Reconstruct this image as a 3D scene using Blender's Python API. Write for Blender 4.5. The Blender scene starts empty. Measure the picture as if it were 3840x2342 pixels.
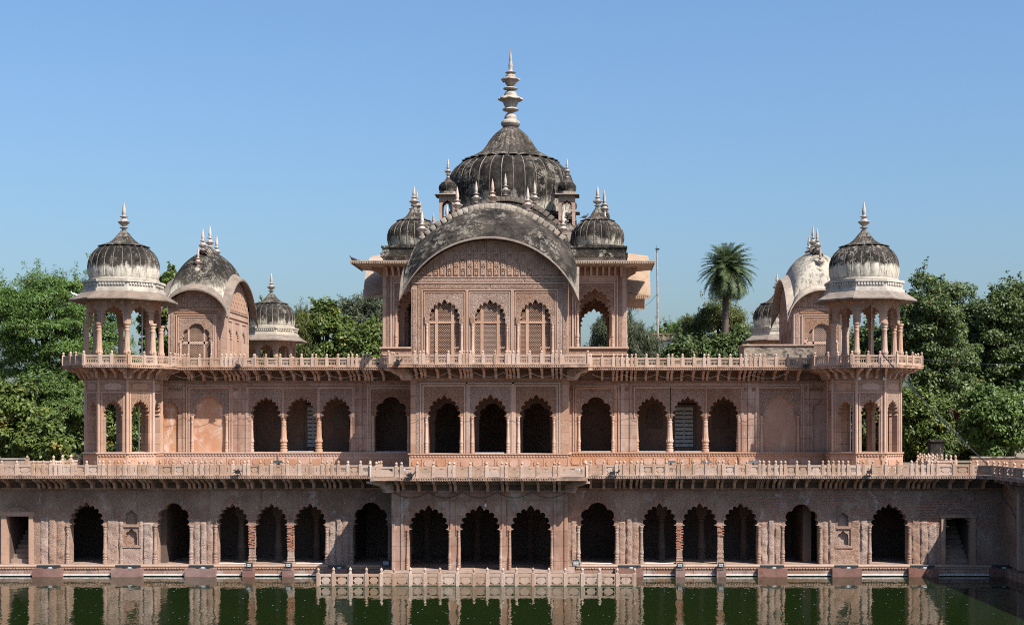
import bpy, math, random
import numpy as np
from mathutils import Vector, Matrix
from mathutils.geometry import tessellate_polygon

# ------------------------------------------------------------------ camera, sky, sun, exposure
SC = bpy.context.scene
F, XV, YH, CH = 5400.0, 2195.0, 1600.0, 7.1      # focal length (px), vanishing point (px), eye height (m)
cam_d = bpy.data.cameras.new('camera'); cam = bpy.data.objects.new('camera', cam_d)
SC.collection.objects.link(cam); SC.camera = cam
cam.location = (0, 0, CH); cam.rotation_euler = (math.radians(90), 0, 0)
cam_d.sensor_fit = 'HORIZONTAL'; cam_d.sensor_width = 36.0
cam_d.lens = F / 3840 * 36
cam_d.shift_x = (1920 - XV) / 3840
cam_d.shift_y = (YH - 1171) / 3840
cam_d.clip_start = 0.5; cam_d.clip_end = 6000

SUN = Vector((0.62, -0.55, 1.0)).normalized()
world = bpy.data.worlds.new('World'); SC.world = world; world.use_nodes = True
wn = world.node_tree
sky = wn.nodes.new('ShaderNodeTexSky'); sky.sky_type = 'NISHITA'; sky.sun_disc = False
sky.sun_elevation = math.asin(SUN.z); sky.sun_rotation = math.atan2(SUN.x, SUN.y)
sky.altitude = 200; sky.air_density = 1.4; sky.dust_density = 3.0; sky.ozone_density = 10.0
wn.links.new(sky.outputs[0], wn.nodes['Background'].inputs[0])
wn.nodes['Background'].inputs[1].default_value = 0.0855
sun_d = bpy.data.lights.new('sun', 'SUN'); sun_d.energy = 5.0; sun_d.angle = math.radians(0.53)
sun_d.color = (1.0, 0.955, 0.88)
sun = bpy.data.objects.new('sun', sun_d); SC.collection.objects.link(sun)
sun.rotation_euler = SUN.to_track_quat('Z', 'Y').to_euler(); sun.location = (60, -40, 90)
SC.view_settings.view_transform = 'Standard'; SC.view_settings.look = 'None'
SC.view_settings.exposure = 1.0; SC.view_settings.gamma = 1.0
SC.view_settings.use_curve_mapping = False
SC.cycles.max_bounces = 5; SC.cycles.diffuse_bounces = 3; SC.cycles.glossy_bounces = 3
SC.cycles.transmission_bounces = 3; SC.cycles.transparent_max_bounces = 6
SC.cycles.sample_clamp_indirect = 4.0
SC.cycles.filter_width = 1.05; SC.cycles.use_denoising = False
SC.cycles.use_adaptive_sampling = False

R = random.Random(7)
NR = np.random.default_rng(11)
COL = SC.collection
PI = math.pi
def X(px, Y): return (px - XV) * Y / F
def Z(py, Y): return CH - (py - YH) * Y / F

# ------------------------------------------------------------------ materials
def nt(name):
    m = bpy.data.materials.new(name); m.use_nodes = True
    t = m.node_tree; b = t.nodes['Principled BSDF']
    return m, t, b
def nd(t, kind, **kw):
    n = t.nodes.new(kind)
    for k, v in kw.items(): setattr(n, k, v)
    return n
def mth(t, op, a, b=None, c=None, clamp=False):
    n = t.nodes.new('ShaderNodeMath'); n.operation = op; n.use_clamp = clamp
    for i, v in enumerate((a, b, c)):
        if v is None: continue
        if isinstance(v, (int, float)): n.inputs[i].default_value = v
        else: t.links.new(v, n.inputs[i])
    return n.outputs[0]
def mix(t, fac, a, b, mode='MIX'):
    n = t.nodes.new('ShaderNodeMix'); n.data_type = 'RGBA'; n.blend_type = mode
    for s, v in ((n.inputs[0], fac), (n.inputs[6], a), (n.inputs[7], b)):
        if isinstance(v, (int, float)): s.default_value = v
        elif isinstance(v, tuple): s.default_value = (*v, 1.0) if len(v) == 3 else v
        else: t.links.new(v, s)
    return n.outputs[2]
def ramp(t, fac, lo, hi):
    n = t.nodes.new('ShaderNodeMapRange'); n.clamp = True; n.interpolation_type = 'SMOOTHSTEP'
    t.links.new(fac, n.inputs[0]); n.inputs[1].default_value = lo; n.inputs[2].default_value = hi
    return n.outputs[0]
def noise(t, vec, scale, detail=4, rough=0.6, dist=0.0):
    n = t.nodes.new('ShaderNodeTexNoise'); n.inputs['Scale'].default_value = scale
    n.inputs['Detail'].default_value = detail; n.inputs['Roughness'].default_value = rough
    n.inputs['Distortion'].default_value = dist
    t.links.new(vec, n.inputs['Vector']); return n.outputs[0]
def mapv(t, vec, sc=(1, 1, 1), loc=(0, 0, 0)):
    n = t.nodes.new('ShaderNodeMapping'); n.inputs['Scale'].default_value = sc; n.inputs['Location'].default_value = loc
    t.links.new(vec, n.inputs[0]); return n.outputs[0]
def bump(t, b, h, dist, prev=None, strength=1.0):
    n = t.nodes.new('ShaderNodeBump'); n.inputs['Distance'].default_value = dist; n.inputs['Strength'].default_value = strength
    t.links.new(h, n.inputs['Height'])
    if prev is not None: t.links.new(prev, n.inputs['Normal'])
    t.links.new(n.outputs[0], b.inputs['Normal']); return n.outputs[0]

def stone(name, c1, c2, c3, streak=0.35, pale=0.0, joints=None, carve=0.0, rough=0.006, tint=0.16, grime=0.0, carve_scale=9.0, seed=0.0, pale_col=(.62, .58, .55), k=(.755, .705, .655)):
    m, t, b = nt(name)
    c1, c2, c3, pale_col = [(c[0] * k[0], c[1] * k[1], c[2] * k[2]) for c in (c1, c2, c3, pale_col)]
    g = nd(t, 'ShaderNodeNewGeometry'); pos = mapv(t, g.outputs['Position'], loc=(seed, seed * .7, seed * .3))
    n1 = noise(t, pos, 0.55, 5, .6); n2 = noise(t, pos, 2.6, 5, .65); n3 = noise(t, pos, 22, 4, .7)
    col = mix(t, ramp(t, n1, .38, .62), c1, c2)
    col = mix(t, mth(t, 'MULTIPLY', ramp(t, n2, .5, .72), .75), col, c3)
    col = mix(t, mth(t, 'MULTIPLY', ramp(t, n3, .35, .75), .22), col, tuple(v * .6 for v in c1))
    if tint:
        oi = nd(t, 'ShaderNodeObjectInfo')
        v = mth(t, 'MULTIPLY_ADD', oi.outputs['Random'], tint, 1.0 - tint / 2)
        hs = nd(t, 'ShaderNodeHueSaturation'); t.links.new(v, hs.inputs['Value'])
        t.links.new(mth(t, 'MULTIPLY_ADD', oi.outputs['Random'], -.35, 1.15), hs.inputs['Saturation'])
        t.links.new(col, hs.inputs['Color']); col = hs.outputs[0]
    sv = noise(t, mapv(t, pos, (3.2, 3.2, .24)), 1.0, 6, .68)
    if streak:
        col = mix(t, mth(t, 'MULTIPLY', ramp(t, sv, .52, .72), streak), col, (.085, .07, .062))
    if pale:
        pv = noise(t, mapv(t, pos, (1.1, 1.1, .7), (5, 2, 9)), 1.0, 6, .72, .6)
        col = mix(t, mth(t, 'MULTIPLY', ramp(t, pv, .55, .66), pale), col, pale_col)
    if grime:
        gv = noise(t, mapv(t, pos, (1.6, 1.6, 3.0), (3, 3, 3)), 1.0, 6, .75)
        col = mix(t, mth(t, 'MULTIPLY', ramp(t, gv, .47, .6), grime), col, (.03, .027, .025))
    t.links.new(col, b.inputs['Base Color'])
    b.inputs['Roughness'].default_value = .88
    h = mth(t, 'ADD', mth(t, 'MULTIPLY', n2, .6), mth(t, 'MULTIPLY', n3, .6))
    last = bump(t, b, h, rough * 3)
    if joints:
        sx = nd(t, 'ShaderNodeSeparateXYZ'); t.links.new(pos, sx.inputs[0])
        cb = nd(t, 'ShaderNodeCombineXYZ')
        t.links.new(mth(t, 'ADD', sx.outputs[0], sx.outputs[1]), cb.inputs[0]); t.links.new(sx.outputs[2], cb.inputs[1])
        br = nd(t, 'ShaderNodeTexBrick'); t.links.new(cb.outputs[0], br.inputs['Vector'])
        br.inputs['Scale'].default_value = 1.0; br.inputs['Brick Width'].default_value = joints[0]; br.inputs['Row Height'].default_value = joints[1]
        br.inputs['Mortar Size'].default_value = .008; br.inputs['Mortar Smooth'].default_value = .3
        br.inputs['Color1'].default_value = (1, 1, 1, 1); br.inputs['Color2'].default_value = (.76, .75, .74, 1); br.inputs['Mortar'].default_value = (.50, .46, .44, 1)
        col = mix(t, .8, col, br.outputs[0], 'MULTIPLY'); t.links.new(col, b.inputs['Base Color'])
        last = bump(t, b, mth(t, 'MULTIPLY', br.outputs[1], -1.0), .012, last)
    if carve:
        vo = nd(t, 'ShaderNodeTexVoronoi', feature='DISTANCE_TO_EDGE'); vo.inputs['Scale'].default_value = carve_scale
        t.links.new(mapv(t, pos, (1, .6, 1)), vo.inputs['Vector'])
        wv = nd(t, 'ShaderNodeTexMagic', turbulence_depth=3); wv.inputs['Scale'].default_value = carve_scale * .9; wv.inputs['Distortion'].default_value = 1.4
        t.links.new(pos, wv.inputs['Vector'])
        cv = mth(t, 'ADD', ramp(t, vo.outputs['Distance'], .03, .16), mth(t, 'MULTIPLY', wv.outputs[1], .6))
        bump(t, b, cv, carve, last)
        col = mix(t, mth(t, 'MULTIPLY', ramp(t, vo.outputs['Distance'], .05, .0), .35), col, tuple(v * .45 for v in c1))
        t.links.new(col, b.inputs['Base Color'])
    return m

PINK = ((.44, .28, .203), (.52, .355, .275), (.36, .21, .15))
M = {}
M['sand'] = stone('pink_sandstone', *PINK, streak=.55, joints=(1.7, .62))
M['sand_plain'] = stone('pink_sandstone_smooth', (.48, .315, .235), (.53, .365, .28), (.42, .265, .20), streak=.16)
M['sand_carved'] = stone('pink_sandstone_carved', *PINK, streak=.2, carve=.055, carve_scale=14)
M['sand_relief'] = stone('pink_sandstone_relief', (.48, .315, .235), (.53, .365, .28), (.42, .265, .20), streak=.12, tint=0)
M['sand_frieze'] = stone('pink_sandstone_frieze', *PINK, streak=.12, carve=.05, carve_scale=15)
M['sand_wall'] = stone('weathered_red_sandstone', (.38, .23, .17), (.50, .34, .27), (.32, .155, .105), streak=.6, pale=.45, joints=(1.5, .7), seed=4)
M['sand_plinth'] = stone('orange_sandstone', (.47, .265, .17), (.52, .32, .235), (.40, .20, .125), streak=.25, pale=.12, seed=9)
M['sand_rail'] = stone('pale_pink_sandstone', (.47, .335, .26), (.52, .38, .30), (.40, .275, .21), streak=.3, grime=.12, tint=.32, seed=3)
M['sand_cornice'] = stone('grimy_cornice_stone', (.52, .33, .24), (.58, .40, .31), (.34, .2, .14), streak=.5, grime=.55, seed=6)
M['plaster_blind'] = stone('stained_orange_plaster', (.56, .36, .25), (.50, .25, .15), (.60, .42, .33), streak=.1, pale=.75, seed=13, pale_col=(.68, .58, .54))
M['plaster'] = stone('grey_brown_plaster', (.30, .205, .165), (.48, .345, .28), (.38, .195, .13), streak=.6, pale=.8, rough=.03, seed=2, pale_col=(.58, .53, .50))
M['plaster_rough'] = stone('rough_eroded_plaster', (.40, .28, .225), (.48, .345, .285), (.29, .185, .145), streak=.35, pale=.35, rough=.045, seed=5, pale_col=(.52, .46, .44))
M['brick'] = stone('old_red_brick', (.42, .20, .135), (.36, .17, .115), (.46, .28, .21), streak=.2, tint=.3, rough=.015, seed=7)
M['bracket_shade'] = stone('shade_dark_sandstone', (.21, .135, .10), (.27, .175, .13), (.12, .08, .06), streak=.6, grime=.45, seed=25)  # sandstone darkened to paint in the shade between the brackets
M['panel_right'] = stone('plain_pink_wall_panel', (.46, .30, .235), (.50, .345, .28), (.40, .25, .19), streak=.25, pale=.3, seed=26)
M['pedestal'] = stone('wet_maroon_sandstone', (.20, .10, .085), (.27, .155, .13), (.14, .065, .055), streak=.3, pale=.3, seed=8)
M['inner'] = stone('shade_dark_inner_plaster', (.11, .08, .068), (.14, .10, .085), (.07, .054, .046), streak=.4, seed=10)  # inner plaster coloured darker to deepen the shade of the halls
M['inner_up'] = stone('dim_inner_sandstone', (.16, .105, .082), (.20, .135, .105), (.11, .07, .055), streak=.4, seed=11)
M['tile'] = stone('pale_stained_ridge_tile', (.25, .22, .183), (.32, .285, .24), (.11, .093, .076), streak=.5, grime=.5, tint=.5, seed=23)
M['algae'] = stone('wet_algae_band', (.055, .06, .03), (.09, .085, .045), (.03, .03, .018), streak=.2, tint=0, seed=24)
M['cream'] = stone('cream_lime_plaster', (.46, .41, .335), (.52, .465, .39), (.36, .31, .245), streak=.6, grime=.18, tint=.05, seed=12, k=(.84, .82, .80))
M['eave'] = stone('grey_pink_eave_stone', (.215, .175, .147), (.26, .215, .18), (.14, .11, .09), streak=.35, grime=.35, seed=14)
M['eave_pale'] = stone('pale_eave_stone', (.42, .345, .27), (.47, .39, .31), (.31, .25, .20), streak=.35, grime=.3, seed=15)
M['eave_tan'] = stone('tan_eave_stone', (.40, .30, .225), (.45, .345, .265), (.31, .225, .165), streak=.3, grime=.15, seed=27)
M['cement'] = stone('stained_cement', (.34, .29, .25), (.42, .37, .31), (.16, .125, .108), streak=.8, grime=.85, pale=.3, seed=16)
M['finial'] = stone('pale_finial_stone', (.40, .35, .305), (.47, .415, .365), (.25, .215, .185), streak=.6, grime=.15, tint=.2, seed=17, k=(.84, .82, .80))
M['finial_pink'] = stone('pinkish_finial_stone', (.50, .38, .325), (.54, .43, .37), (.36, .26, .22), streak=.4, tint=.2, seed=18, k=(.84, .81, .78))

def dome_mat(name, z0, z1, amp=.5, black=(.010, .0085, .0075), grey=(.034, .028, .023), cream=(.50, .45, .37), bits=.35, sc=1.0, seed=0., runs=.5):
    """old lime plaster blackened by algae above an uneven line (z0..z1 metres above the base), flaking and streaked"""
    m, t, b = nt(name)
    tc = nd(t, 'ShaderNodeTexCoord'); p = mapv(t, tc.outputs['Object'], (sc, sc, sc), (seed, seed, 0))
    sx = nd(t, 'ShaderNodeSeparateXYZ'); t.links.new(tc.outputs['Object'], sx.inputs[0])
    st = noise(t, mapv(t, p, (2.6, 2.6, .5)), 1.0, 6, .7); n2 = noise(t, p, 3.2, 6, .75); n3 = noise(t, p, 14, 4, .7); n4 = noise(t, p, .9, 4, .6)
    run = noise(t, mapv(t, p, (7, 7, .7), (2, 5, 1)), 1.0, 5, .7)
    h = mth(t, 'ADD', sx.outputs[2], mth(t, 'MULTIPLY', mth(t, 'SUBTRACT', mth(t, 'ADD', mth(t, 'MULTIPLY', st, .65), mth(t, 'MULTIPLY', n2, .35)), .5), amp * 5))
    f = ramp(t, h, z0, z1)
    dark = mix(t, ramp(t, n4, .40, .64), black, grey)
    dark = mix(t, mth(t, 'MULTIPLY', ramp(t, n3, .5, .8), .35), dark, grey)
    dark = mix(t, mth(t, 'MULTIPLY', ramp(t, mth(t, 'ADD', mth(t, 'MULTIPLY', run, .7), mth(t, 'MULTIPLY', n2, .3)), .54, .66), runs), dark, tuple(v * .55 for v in cream))
    clus = ramp(t, noise(t, mapv(t, p, loc=(9, 4, 2)), .75, 3, .6), .46, .60)
    flake = mth(t, 'MULTIPLY', ramp(t, mth(t, 'ADD', mth(t, 'MULTIPLY', n2, .62), mth(t, 'MULTIPLY', n3, .38)), .50, .545), mth(t, 'MULTIPLY_ADD', clus, .9, .1))
    f = mth(t, 'MULTIPLY', f, mth(t, 'SUBTRACT', 1.0, mth(t, 'MULTIPLY', flake, bits)))
    cr = mix(t, ramp(t, n2, .4, .7), cream, tuple(v * .8 for v in cream))
    cr = mix(t, mth(t, 'MULTIPLY', ramp(t, run, .52, .62), .6), cr, (.06, .05, .04))
    t.links.new(mix(t, f, cr, dark), b.inputs['Base Color']); b.inputs['Roughness'].default_value = .9
    b.inputs['Specular IOR Level'].default_value = .12
    bump(t, b, mth(t, 'ADD', n2, mth(t, 'MULTIPLY', n3, .5)), .035)
    return m
M['dome_half'] = dome_mat('blackened_plaster_over_cream', .36, .66, .40, seed=1)
M['dome_right'] = dome_mat('blackened_plaster_over_clean_cream', .55, .75, .26, bits=.45, seed=5)
M['dome_dark'] = dome_mat('blackened_plaster_flaking_low', .0, .5, .5, bits=.7, cream=(.42, .375, .30), seed=3)
M['dome_small'] = dome_mat('blackened_small_dome_plaster', -.3, .1, .3, bits=.6, cream=(.42, .375, .30), seed=3)
M['dome_big'] = dome_mat('soot_black_plaster_great_dome', .2, 1.0, .8, grey=(.042, .033, .027), bits=.3, sc=.6, seed=8, runs=.22)
M['cap_dark'] = dome_mat('weathered_lotus_cap_plaster', -9, -8, .1, black=(.022, .018, .015), grey=(.068, .054, .044), bits=.35, seed=4)
M['roof_dark'] = dome_mat('blackened_curved_roof_plaster', -2.6, -.6, 1.0, grey=(.045, .036, .029), bits=.5, cream=(.36, .32, .26), sc=.8, seed=6, runs=.2)
M['base_dark'] = dome_mat('blackened_base_and_pillar_shade', -9, -8, .1, bits=.8, cream=(.40, .36, .29), seed=12, runs=.7)  # stained dome bases; on the gate pillar its darkness stands in for shade
M['roof_pav'] = dome_mat('blackened_pavilion_roof_plaster', -.3, .7, .6, bits=.35, cream=(.50, .45, .36), seed=2)
M['roof_cream'] = dome_mat('cream_pavilion_roof_plaster', 1.0, 3.4, 1.6, bits=.75, cream=(.40, .355, .29), seed=9)
M['rib_half'] = dome_mat('cream_ribs_blackened_above', .5, .95, .4, black=(.05, .043, .036), grey=(.20, .17, .14), bits=.6, seed=1)
M['rib'] = stone('flaking_cream_rib', (.20, .175, .14), (.33, .29, .24), (.06, .05, .042), streak=.6, grime=.5, tint=.5, seed=21)

def plain(name, c, rough=.6, metal=0.0, n=0.12):
    m, t, b = nt(name); g = nd(t, 'ShaderNodeNewGeometry')
    nz = noise(t, g.outputs['Position'], 6, 3, .6)
    t.links.new(mix(t, mth(t, 'MULTIPLY', ramp(t, nz, .4, .7), n * 4, clamp=True), c, tuple(v * .55 for v in c)), b.inputs['Base Color'])
    b.inputs['Roughness'].default_value = rough; b.inputs['Metallic'].default_value = metal
    return m
M['dark_metal'] = plain('dark_lamp_housing', (.02, .028, .032), .45)
M['lamp_glass'] = plain('lamp_glass', (.55, .60, .62), .15)
M['white_paint'] = plain('white_plastic_pipe', (.55, .55, .55), .5, n=.1)
M['cable'] = plain('black_cable', (.012, .012, .014), .5)
M['wire'] = plain('grey_wire', (.07, .055, .048), .6)
M['door'] = plain('grey_painted_door', (.30, .33, .34), .7, n=.2)
M['iron'] = plain('rusty_iron', (.06, .03, .022), .8)
M['pole'] = plain('rust_streaked_white_pole', (.34, .26, .225), .6, n=.25)
M['house'] = plain('pale_blue_house_paint', (.50, .55, .62), .8)
M['pane'] = plain('dark_window_glass', (.03, .035, .04), .1)
M['pigeon'] = plain('dark_grey_feathers', (.022, .022, .027), .7)
M['white_bird'] = plain('white_feathers', (.75, .75, .73), .7)
M['wood'] = stone('ochre_door_surround', (.44, .26, .17), (.48, .31, .22), (.32, .18, .12), streak=.3, seed=22)

def leaf_mat(name, dark, light, alt, alt_amt=.1, trans=.35):
    m, t, b = nt(name)
    g = nd(t, 'ShaderNodeNewGeometry'); rnd = g.outputs['Random Per Island']
    n = noise(t, g.outputs['Position'], .45, 3, .6)
    col = mix(t, ramp(t, mth(t, 'ADD', mth(t, 'MULTIPLY', rnd, .5), mth(t, 'MULTIPLY', n, .5)), .25, .75), dark, light)
    n2 = noise(t, mapv(t, g.outputs['Position'], loc=(31, 7, 3)), .8, 3, .6)
    col = mix(t, mth(t, 'MULTIPLY', ramp(t, n2, .56, .66), mth(t, 'GREATER_THAN', rnd, 1 - alt_amt * 4)), col, alt)
    t.links.new(col, b.inputs['Base Color']); b.inputs['Roughness'].default_value = .5
    b.inputs['Specular IOR Level'].default_value = .35
    tr = nd(t, 'ShaderNodeBsdfTranslucent'); t.links.new(mix(t, .5, col, light), tr.inputs[0])
    ms = nd(t, 'ShaderNodeMixShader'); ms.inputs[0].default_value = trans
    t.links.new(b.outputs[0], ms.inputs[1]); t.links.new(tr.outputs[0], ms.inputs[2])
    t.links.new(ms.outputs[0], t.nodes['Material Output'].inputs[0])
    return m
M['leaf_feather'] = leaf_mat('feathery_green_leaves', (0.048, 0.094, 0.0168), (0.112, 0.188, 0.034), (0.2220, 0.1518, 0.0222), .05)
M['leaf_broad'] = leaf_mat('broad_green_leaves', (0.0444, 0.0726, 0.0133), (0.1258, 0.1650, 0.0333), (0.2516, 0.1980, 0.0370), .14)
M['leaf_dark'] = leaf_mat('dark_glossy_leaves', (0.036, 0.062, 0.0148), (0.102, 0.140, 0.038), (0.1628, 0.1254, 0.0370), .08)
M['leaf_bright'] = leaf_mat('bright_green_leaves', (0.0444, 0.0825, 0.0163), (0.1110, 0.1716, 0.0370), (0.1628, 0.1716, 0.0370), .06)
M['leaf_grey'] = leaf_mat('grey_green_leaves', (0.0481, 0.0627, 0.0311), (0.1110, 0.1254, 0.0666), (0.1258, 0.1254, 0.0592), .05)
M['leaf_olive'] = leaf_mat('olive_green_leaves', (0.0444, 0.0627, 0.0133), (0.1184, 0.1320, 0.0296), (0.1554, 0.1320, 0.0370), .12)
M['leaf_red'] = leaf_mat('dark_red_leaves', (0.0296, 0.0106, 0.0096), (0.0740, 0.0264, 0.0222), (0.0518, 0.0198, 0.0222), .05)
M['palm'] = leaf_mat('palm_leaflets', (.045, .075, .026), (.125, .165, .065), (.20, .16, .08), .08, .25)
M['bark'] = stone('grey_brown_bark', (.09, .07, .052), (.13, .10, .078), (.08, .06, .045), streak=.3, rough=.03, seed=30)
M['bark_pale'] = stone('pale_bark', (.26, .22, .18), (.33, .29, .24), (.15, .12, .09), streak=.3, rough=.03, seed=31)
M['ground'] = stone('dusty_ground', (.20, .16, .11), (.24, .20, .14), (.08, .10, .04), streak=0, rough=.03, tint=0, seed=32)
M['paving'] = stone('terrace_stone_paving', (.30, .22, .18), (.36, .27, .23), (.20, .15, .12), streak=0, grime=.35, tint=0, seed=33)

def water_mat():
    m, t, b = nt('green_pond_water')
    g = nd(t, 'ShaderNodeNewGeometry'); p = g.outputs['Position']
    n1 = noise(t, p, .12, 3, .5)
    t.links.new(mix(t, n1, (.006, .012, .003), (.010, .018, .0045)), b.inputs['Base Color'])
    b.inputs['Roughness'].default_value = .015; b.inputs['IOR'].default_value = 1.33
    w1 = noise(t, mapv(t, p, (1.0, .35, 1)), 1.3, 3, .55); w2 = noise(t, mapv(t, p, (1.2, .5, 1)), 7.0, 2, .5)
    cal = ramp(t, noise(t, p, .09, 2, .5), .42, .62)
    h = mth(t, 'ADD', w1, mth(t, 'MULTIPLY', mth(t, 'MULTIPLY', w2, .12), mth(t, 'ADD', cal, .3)))
    bump(t, b, h, .015)
    return m
M['water'] = water_mat()
# ------------------------------------------------------------------ mesh and object helpers
class MB:
    def __init__(s): s.v = []; s.f = []
    def add(s, v, f):
        b = len(s.v); s.v += [tuple(p) for p in v]; s.f += [tuple(i + b for i in q) for q in f]
        return b
    def box(s, x0, x1, y0, y1, z0, z1):
        return s.add([(x0, y0, z0), (x1, y0, z0), (x1, y1, z0), (x0, y1, z0), (x0, y0, z1), (x1, y0, z1), (x1, y1, z1), (x0, y1, z1)],
              [(0, 3, 2, 1), (4, 5, 6, 7), (0, 1, 5, 4), (1, 2, 6, 5), (2, 3, 7, 6), (3, 0, 4, 7)])
    def frustum(s, x0, x1, y0, y1, z0, z1, t):
        return s.add([(x0, y0, z0), (x1, y0, z0), (x1, y1, z0), (x0, y1, z0), (x0 + t, y0 + t, z1), (x1 - t, y0 + t, z1), (x1 - t, y1 - t, z1), (x0 + t, y1 - t, z1)],
              [(0, 3, 2, 1), (4, 5, 6, 7), (0, 1, 5, 4), (1, 2, 6, 5), (2, 3, 7, 6), (3, 0, 4, 7)])
    def prism(s, loops, y0, y1, axis='y'):
        """polygon loops in (x, z), extruded along y (axis 'x': loops in (y, z), extruded along x)"""
        ls = []
        for k, l in enumerate(loops):
            a = sum(l[i][0] * l[(i + 1) % len(l)][1] - l[(i + 1) % len(l)][0] * l[i][1] for i in range(len(l)))
            ls.append(list(l) if (a > 0) == (k == 0) else list(reversed(l)))
        tri = tessellate_polygon([[Vector((p[0], p[1], 0)) for p in l] for l in ls])
        flat = [p for l in ls for p in l]; n = len(flat)
        if axis == 'y': vs = [(p[0], y0, p[1]) for p in flat] + [(p[0], y1, p[1]) for p in flat]
        else: vs = [(y0, p[0], p[1]) for p in flat] + [(y1, p[0], p[1]) for p in flat]
        fs = []
        for a, b, c in tri:
            A, B, C = flat[a], flat[b], flat[c]
            if (B[0] - A[0]) * (C[1] - A[1]) - (B[1] - A[1]) * (C[0] - A[0]) < 0: b, c = c, b
            fs.append((a, b, c)); fs.append((a + n, c + n, b + n))
        o = 0
        for l in ls:
            k = len(l)
            for i in range(k):
                a, b = o + i, o + (i + 1) % k
                fs.append((a, a + n, b + n, b))
            o += k
        return s.add(vs, fs)
    def lathe(s, prof, n=24, c=(0, 0, 0), rf=None, a0=0.0, cap=True):
        b0 = len(s.v); vs = []
        for (r, z) in prof:
            for i in range(n):
                a = a0 + 2 * PI * i / n
                q = r * (rf(a, z) if rf else 1.0)
                vs.append((c[0] + q * math.cos(a), c[1] + q * math.sin(a), c[2] + z))
        fs = []
        for j in range(len(prof) - 1):
            for i in range(n):
                fs.append((j * n + i, j * n + (i + 1) % n, (j + 1) * n + (i + 1) % n, (j + 1) * n + i))
        if cap:
            fs.append(tuple(reversed(range(n)))); m = (len(prof) - 1) * n; fs.append(tuple(m + i for i in range(n)))
        s.add(vs, fs); return b0
    def tube(s, pts, rad, n=6):
        pts = [Vector(p) for p in pts]; rad = rad if isinstance(rad, (list, tuple)) else [rad] * len(pts)
        vs = []; up = Vector((0, 0, 1)); u = None
        for i, p in enumerate(pts):
            d = (pts[min(i + 1, len(pts) - 1)] - pts[max(i - 1, 0)]).normalized()
            if u is None: u = d.orthogonal().normalized()
            else: u = (u - d * u.dot(d)).normalized()
            w = d.cross(u)
            for k in range(n):
                a = 2 * PI * k / n; vs.append(p + (u * math.cos(a) + w * math.sin(a)) * rad[i])
        fs = []
        for i in range(len(pts) - 1):
            for k in range(n):
                fs.append((i * n + k, i * n + (k + 1) % n, (i + 1) * n + (k + 1) % n, (i + 1) * n + k))
        fs.append(tuple(reversed(range(n)))); fs.append(tuple((len(pts) - 1) * n + k for k in range(n)))
        s.add(vs, fs)
    def grid(s, rows, closed=False):
        n = len(rows[0]); fs = []
        for j in range(len(rows) - 1):
            for i in range(n if closed else n - 1):
                fs.append((j * n + i, j * n + (i + 1) % n, (j + 1) * n + (i + 1) % n, (j + 1) * n + i))
        s.add([p for r in rows for p in r], fs)
    def tf(s, Mx, start=0):
        for i in range(start, len(s.v)): s.v[i] = tuple(Mx @ Vector(s.v[i]))
        return s
    def mesh(s, name, mat, smooth=None, origin=(0, 0, 0)):
        me = bpy.data.meshes.new(name)
        ox, oy, oz = origin
        me.from_pydata([(x - ox, y - oy, z - oz) for x, y, z in s.v], [], s.f)
        for m in (mat if isinstance(mat, (list, tuple)) else [mat]): me.materials.append(M[m] if isinstance(m, str) else m)
        if smooth is not None:
            me.polygons.foreach_set('use_smooth', [True] * len(me.polygons)); me.set_sharp_from_angle(angle=math.radians(smooth))
        me.update(); return me
    def build(s, name, mat, parent=None, smooth=None, at=None):
        """one mesh object; vertices are world coordinates; 'at' = world origin of the object"""
        w = wl(parent); o_at = at if at is not None else (w if parent else (0, 0, 0))
        o = bpy.data.objects.new(name, s.mesh(name, mat, smooth, o_at)); COL.objects.link(o)
        if parent: o.parent = parent
        o.location = Vector(o_at) - Vector(w)
        return o
def wl(o):
    w = Vector((0, 0, 0))
    while o is not None: w += o.location; o = o.parent
    return w
def put(name, me, parent, loc, rz=0.0, sc=(1, 1, 1), rx=0.0, ry=0.0):
    o = bpy.data.objects.new(name, me); COL.objects.link(o); o.parent = parent
    o.location = Vector(loc) - wl(parent); o.rotation_euler = (rx, ry, rz); o.scale = sc
    return o
def tag(o, label, cat, group=None, kind=None):
    o['label'] = label
    if cat: o['category'] = cat
    if group: o['group'] = group
    if kind: o['kind'] = kind
    return o
def thing(name, loc, label, cat, group=None):
    o = bpy.data.objects.new(name, None); COL.objects.link(o); o.location = loc; o.empty_display_size = .3
    return tag(o, label, cat, group)
def copy_tree(o, loc, label=None, parent=None):
    c = o.copy(); COL.objects.link(c); c.parent = parent
    if parent is None: c.location = loc
    if label: c['label'] = label
    for ch in o.children: copy_tree(ch, None, None, c)
    return c
def rotz(a, c=(0, 0, 0)):
    c = Vector(c); return Matrix.Translation(c) @ Matrix.Rotation(a, 4, 'Z')

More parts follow.
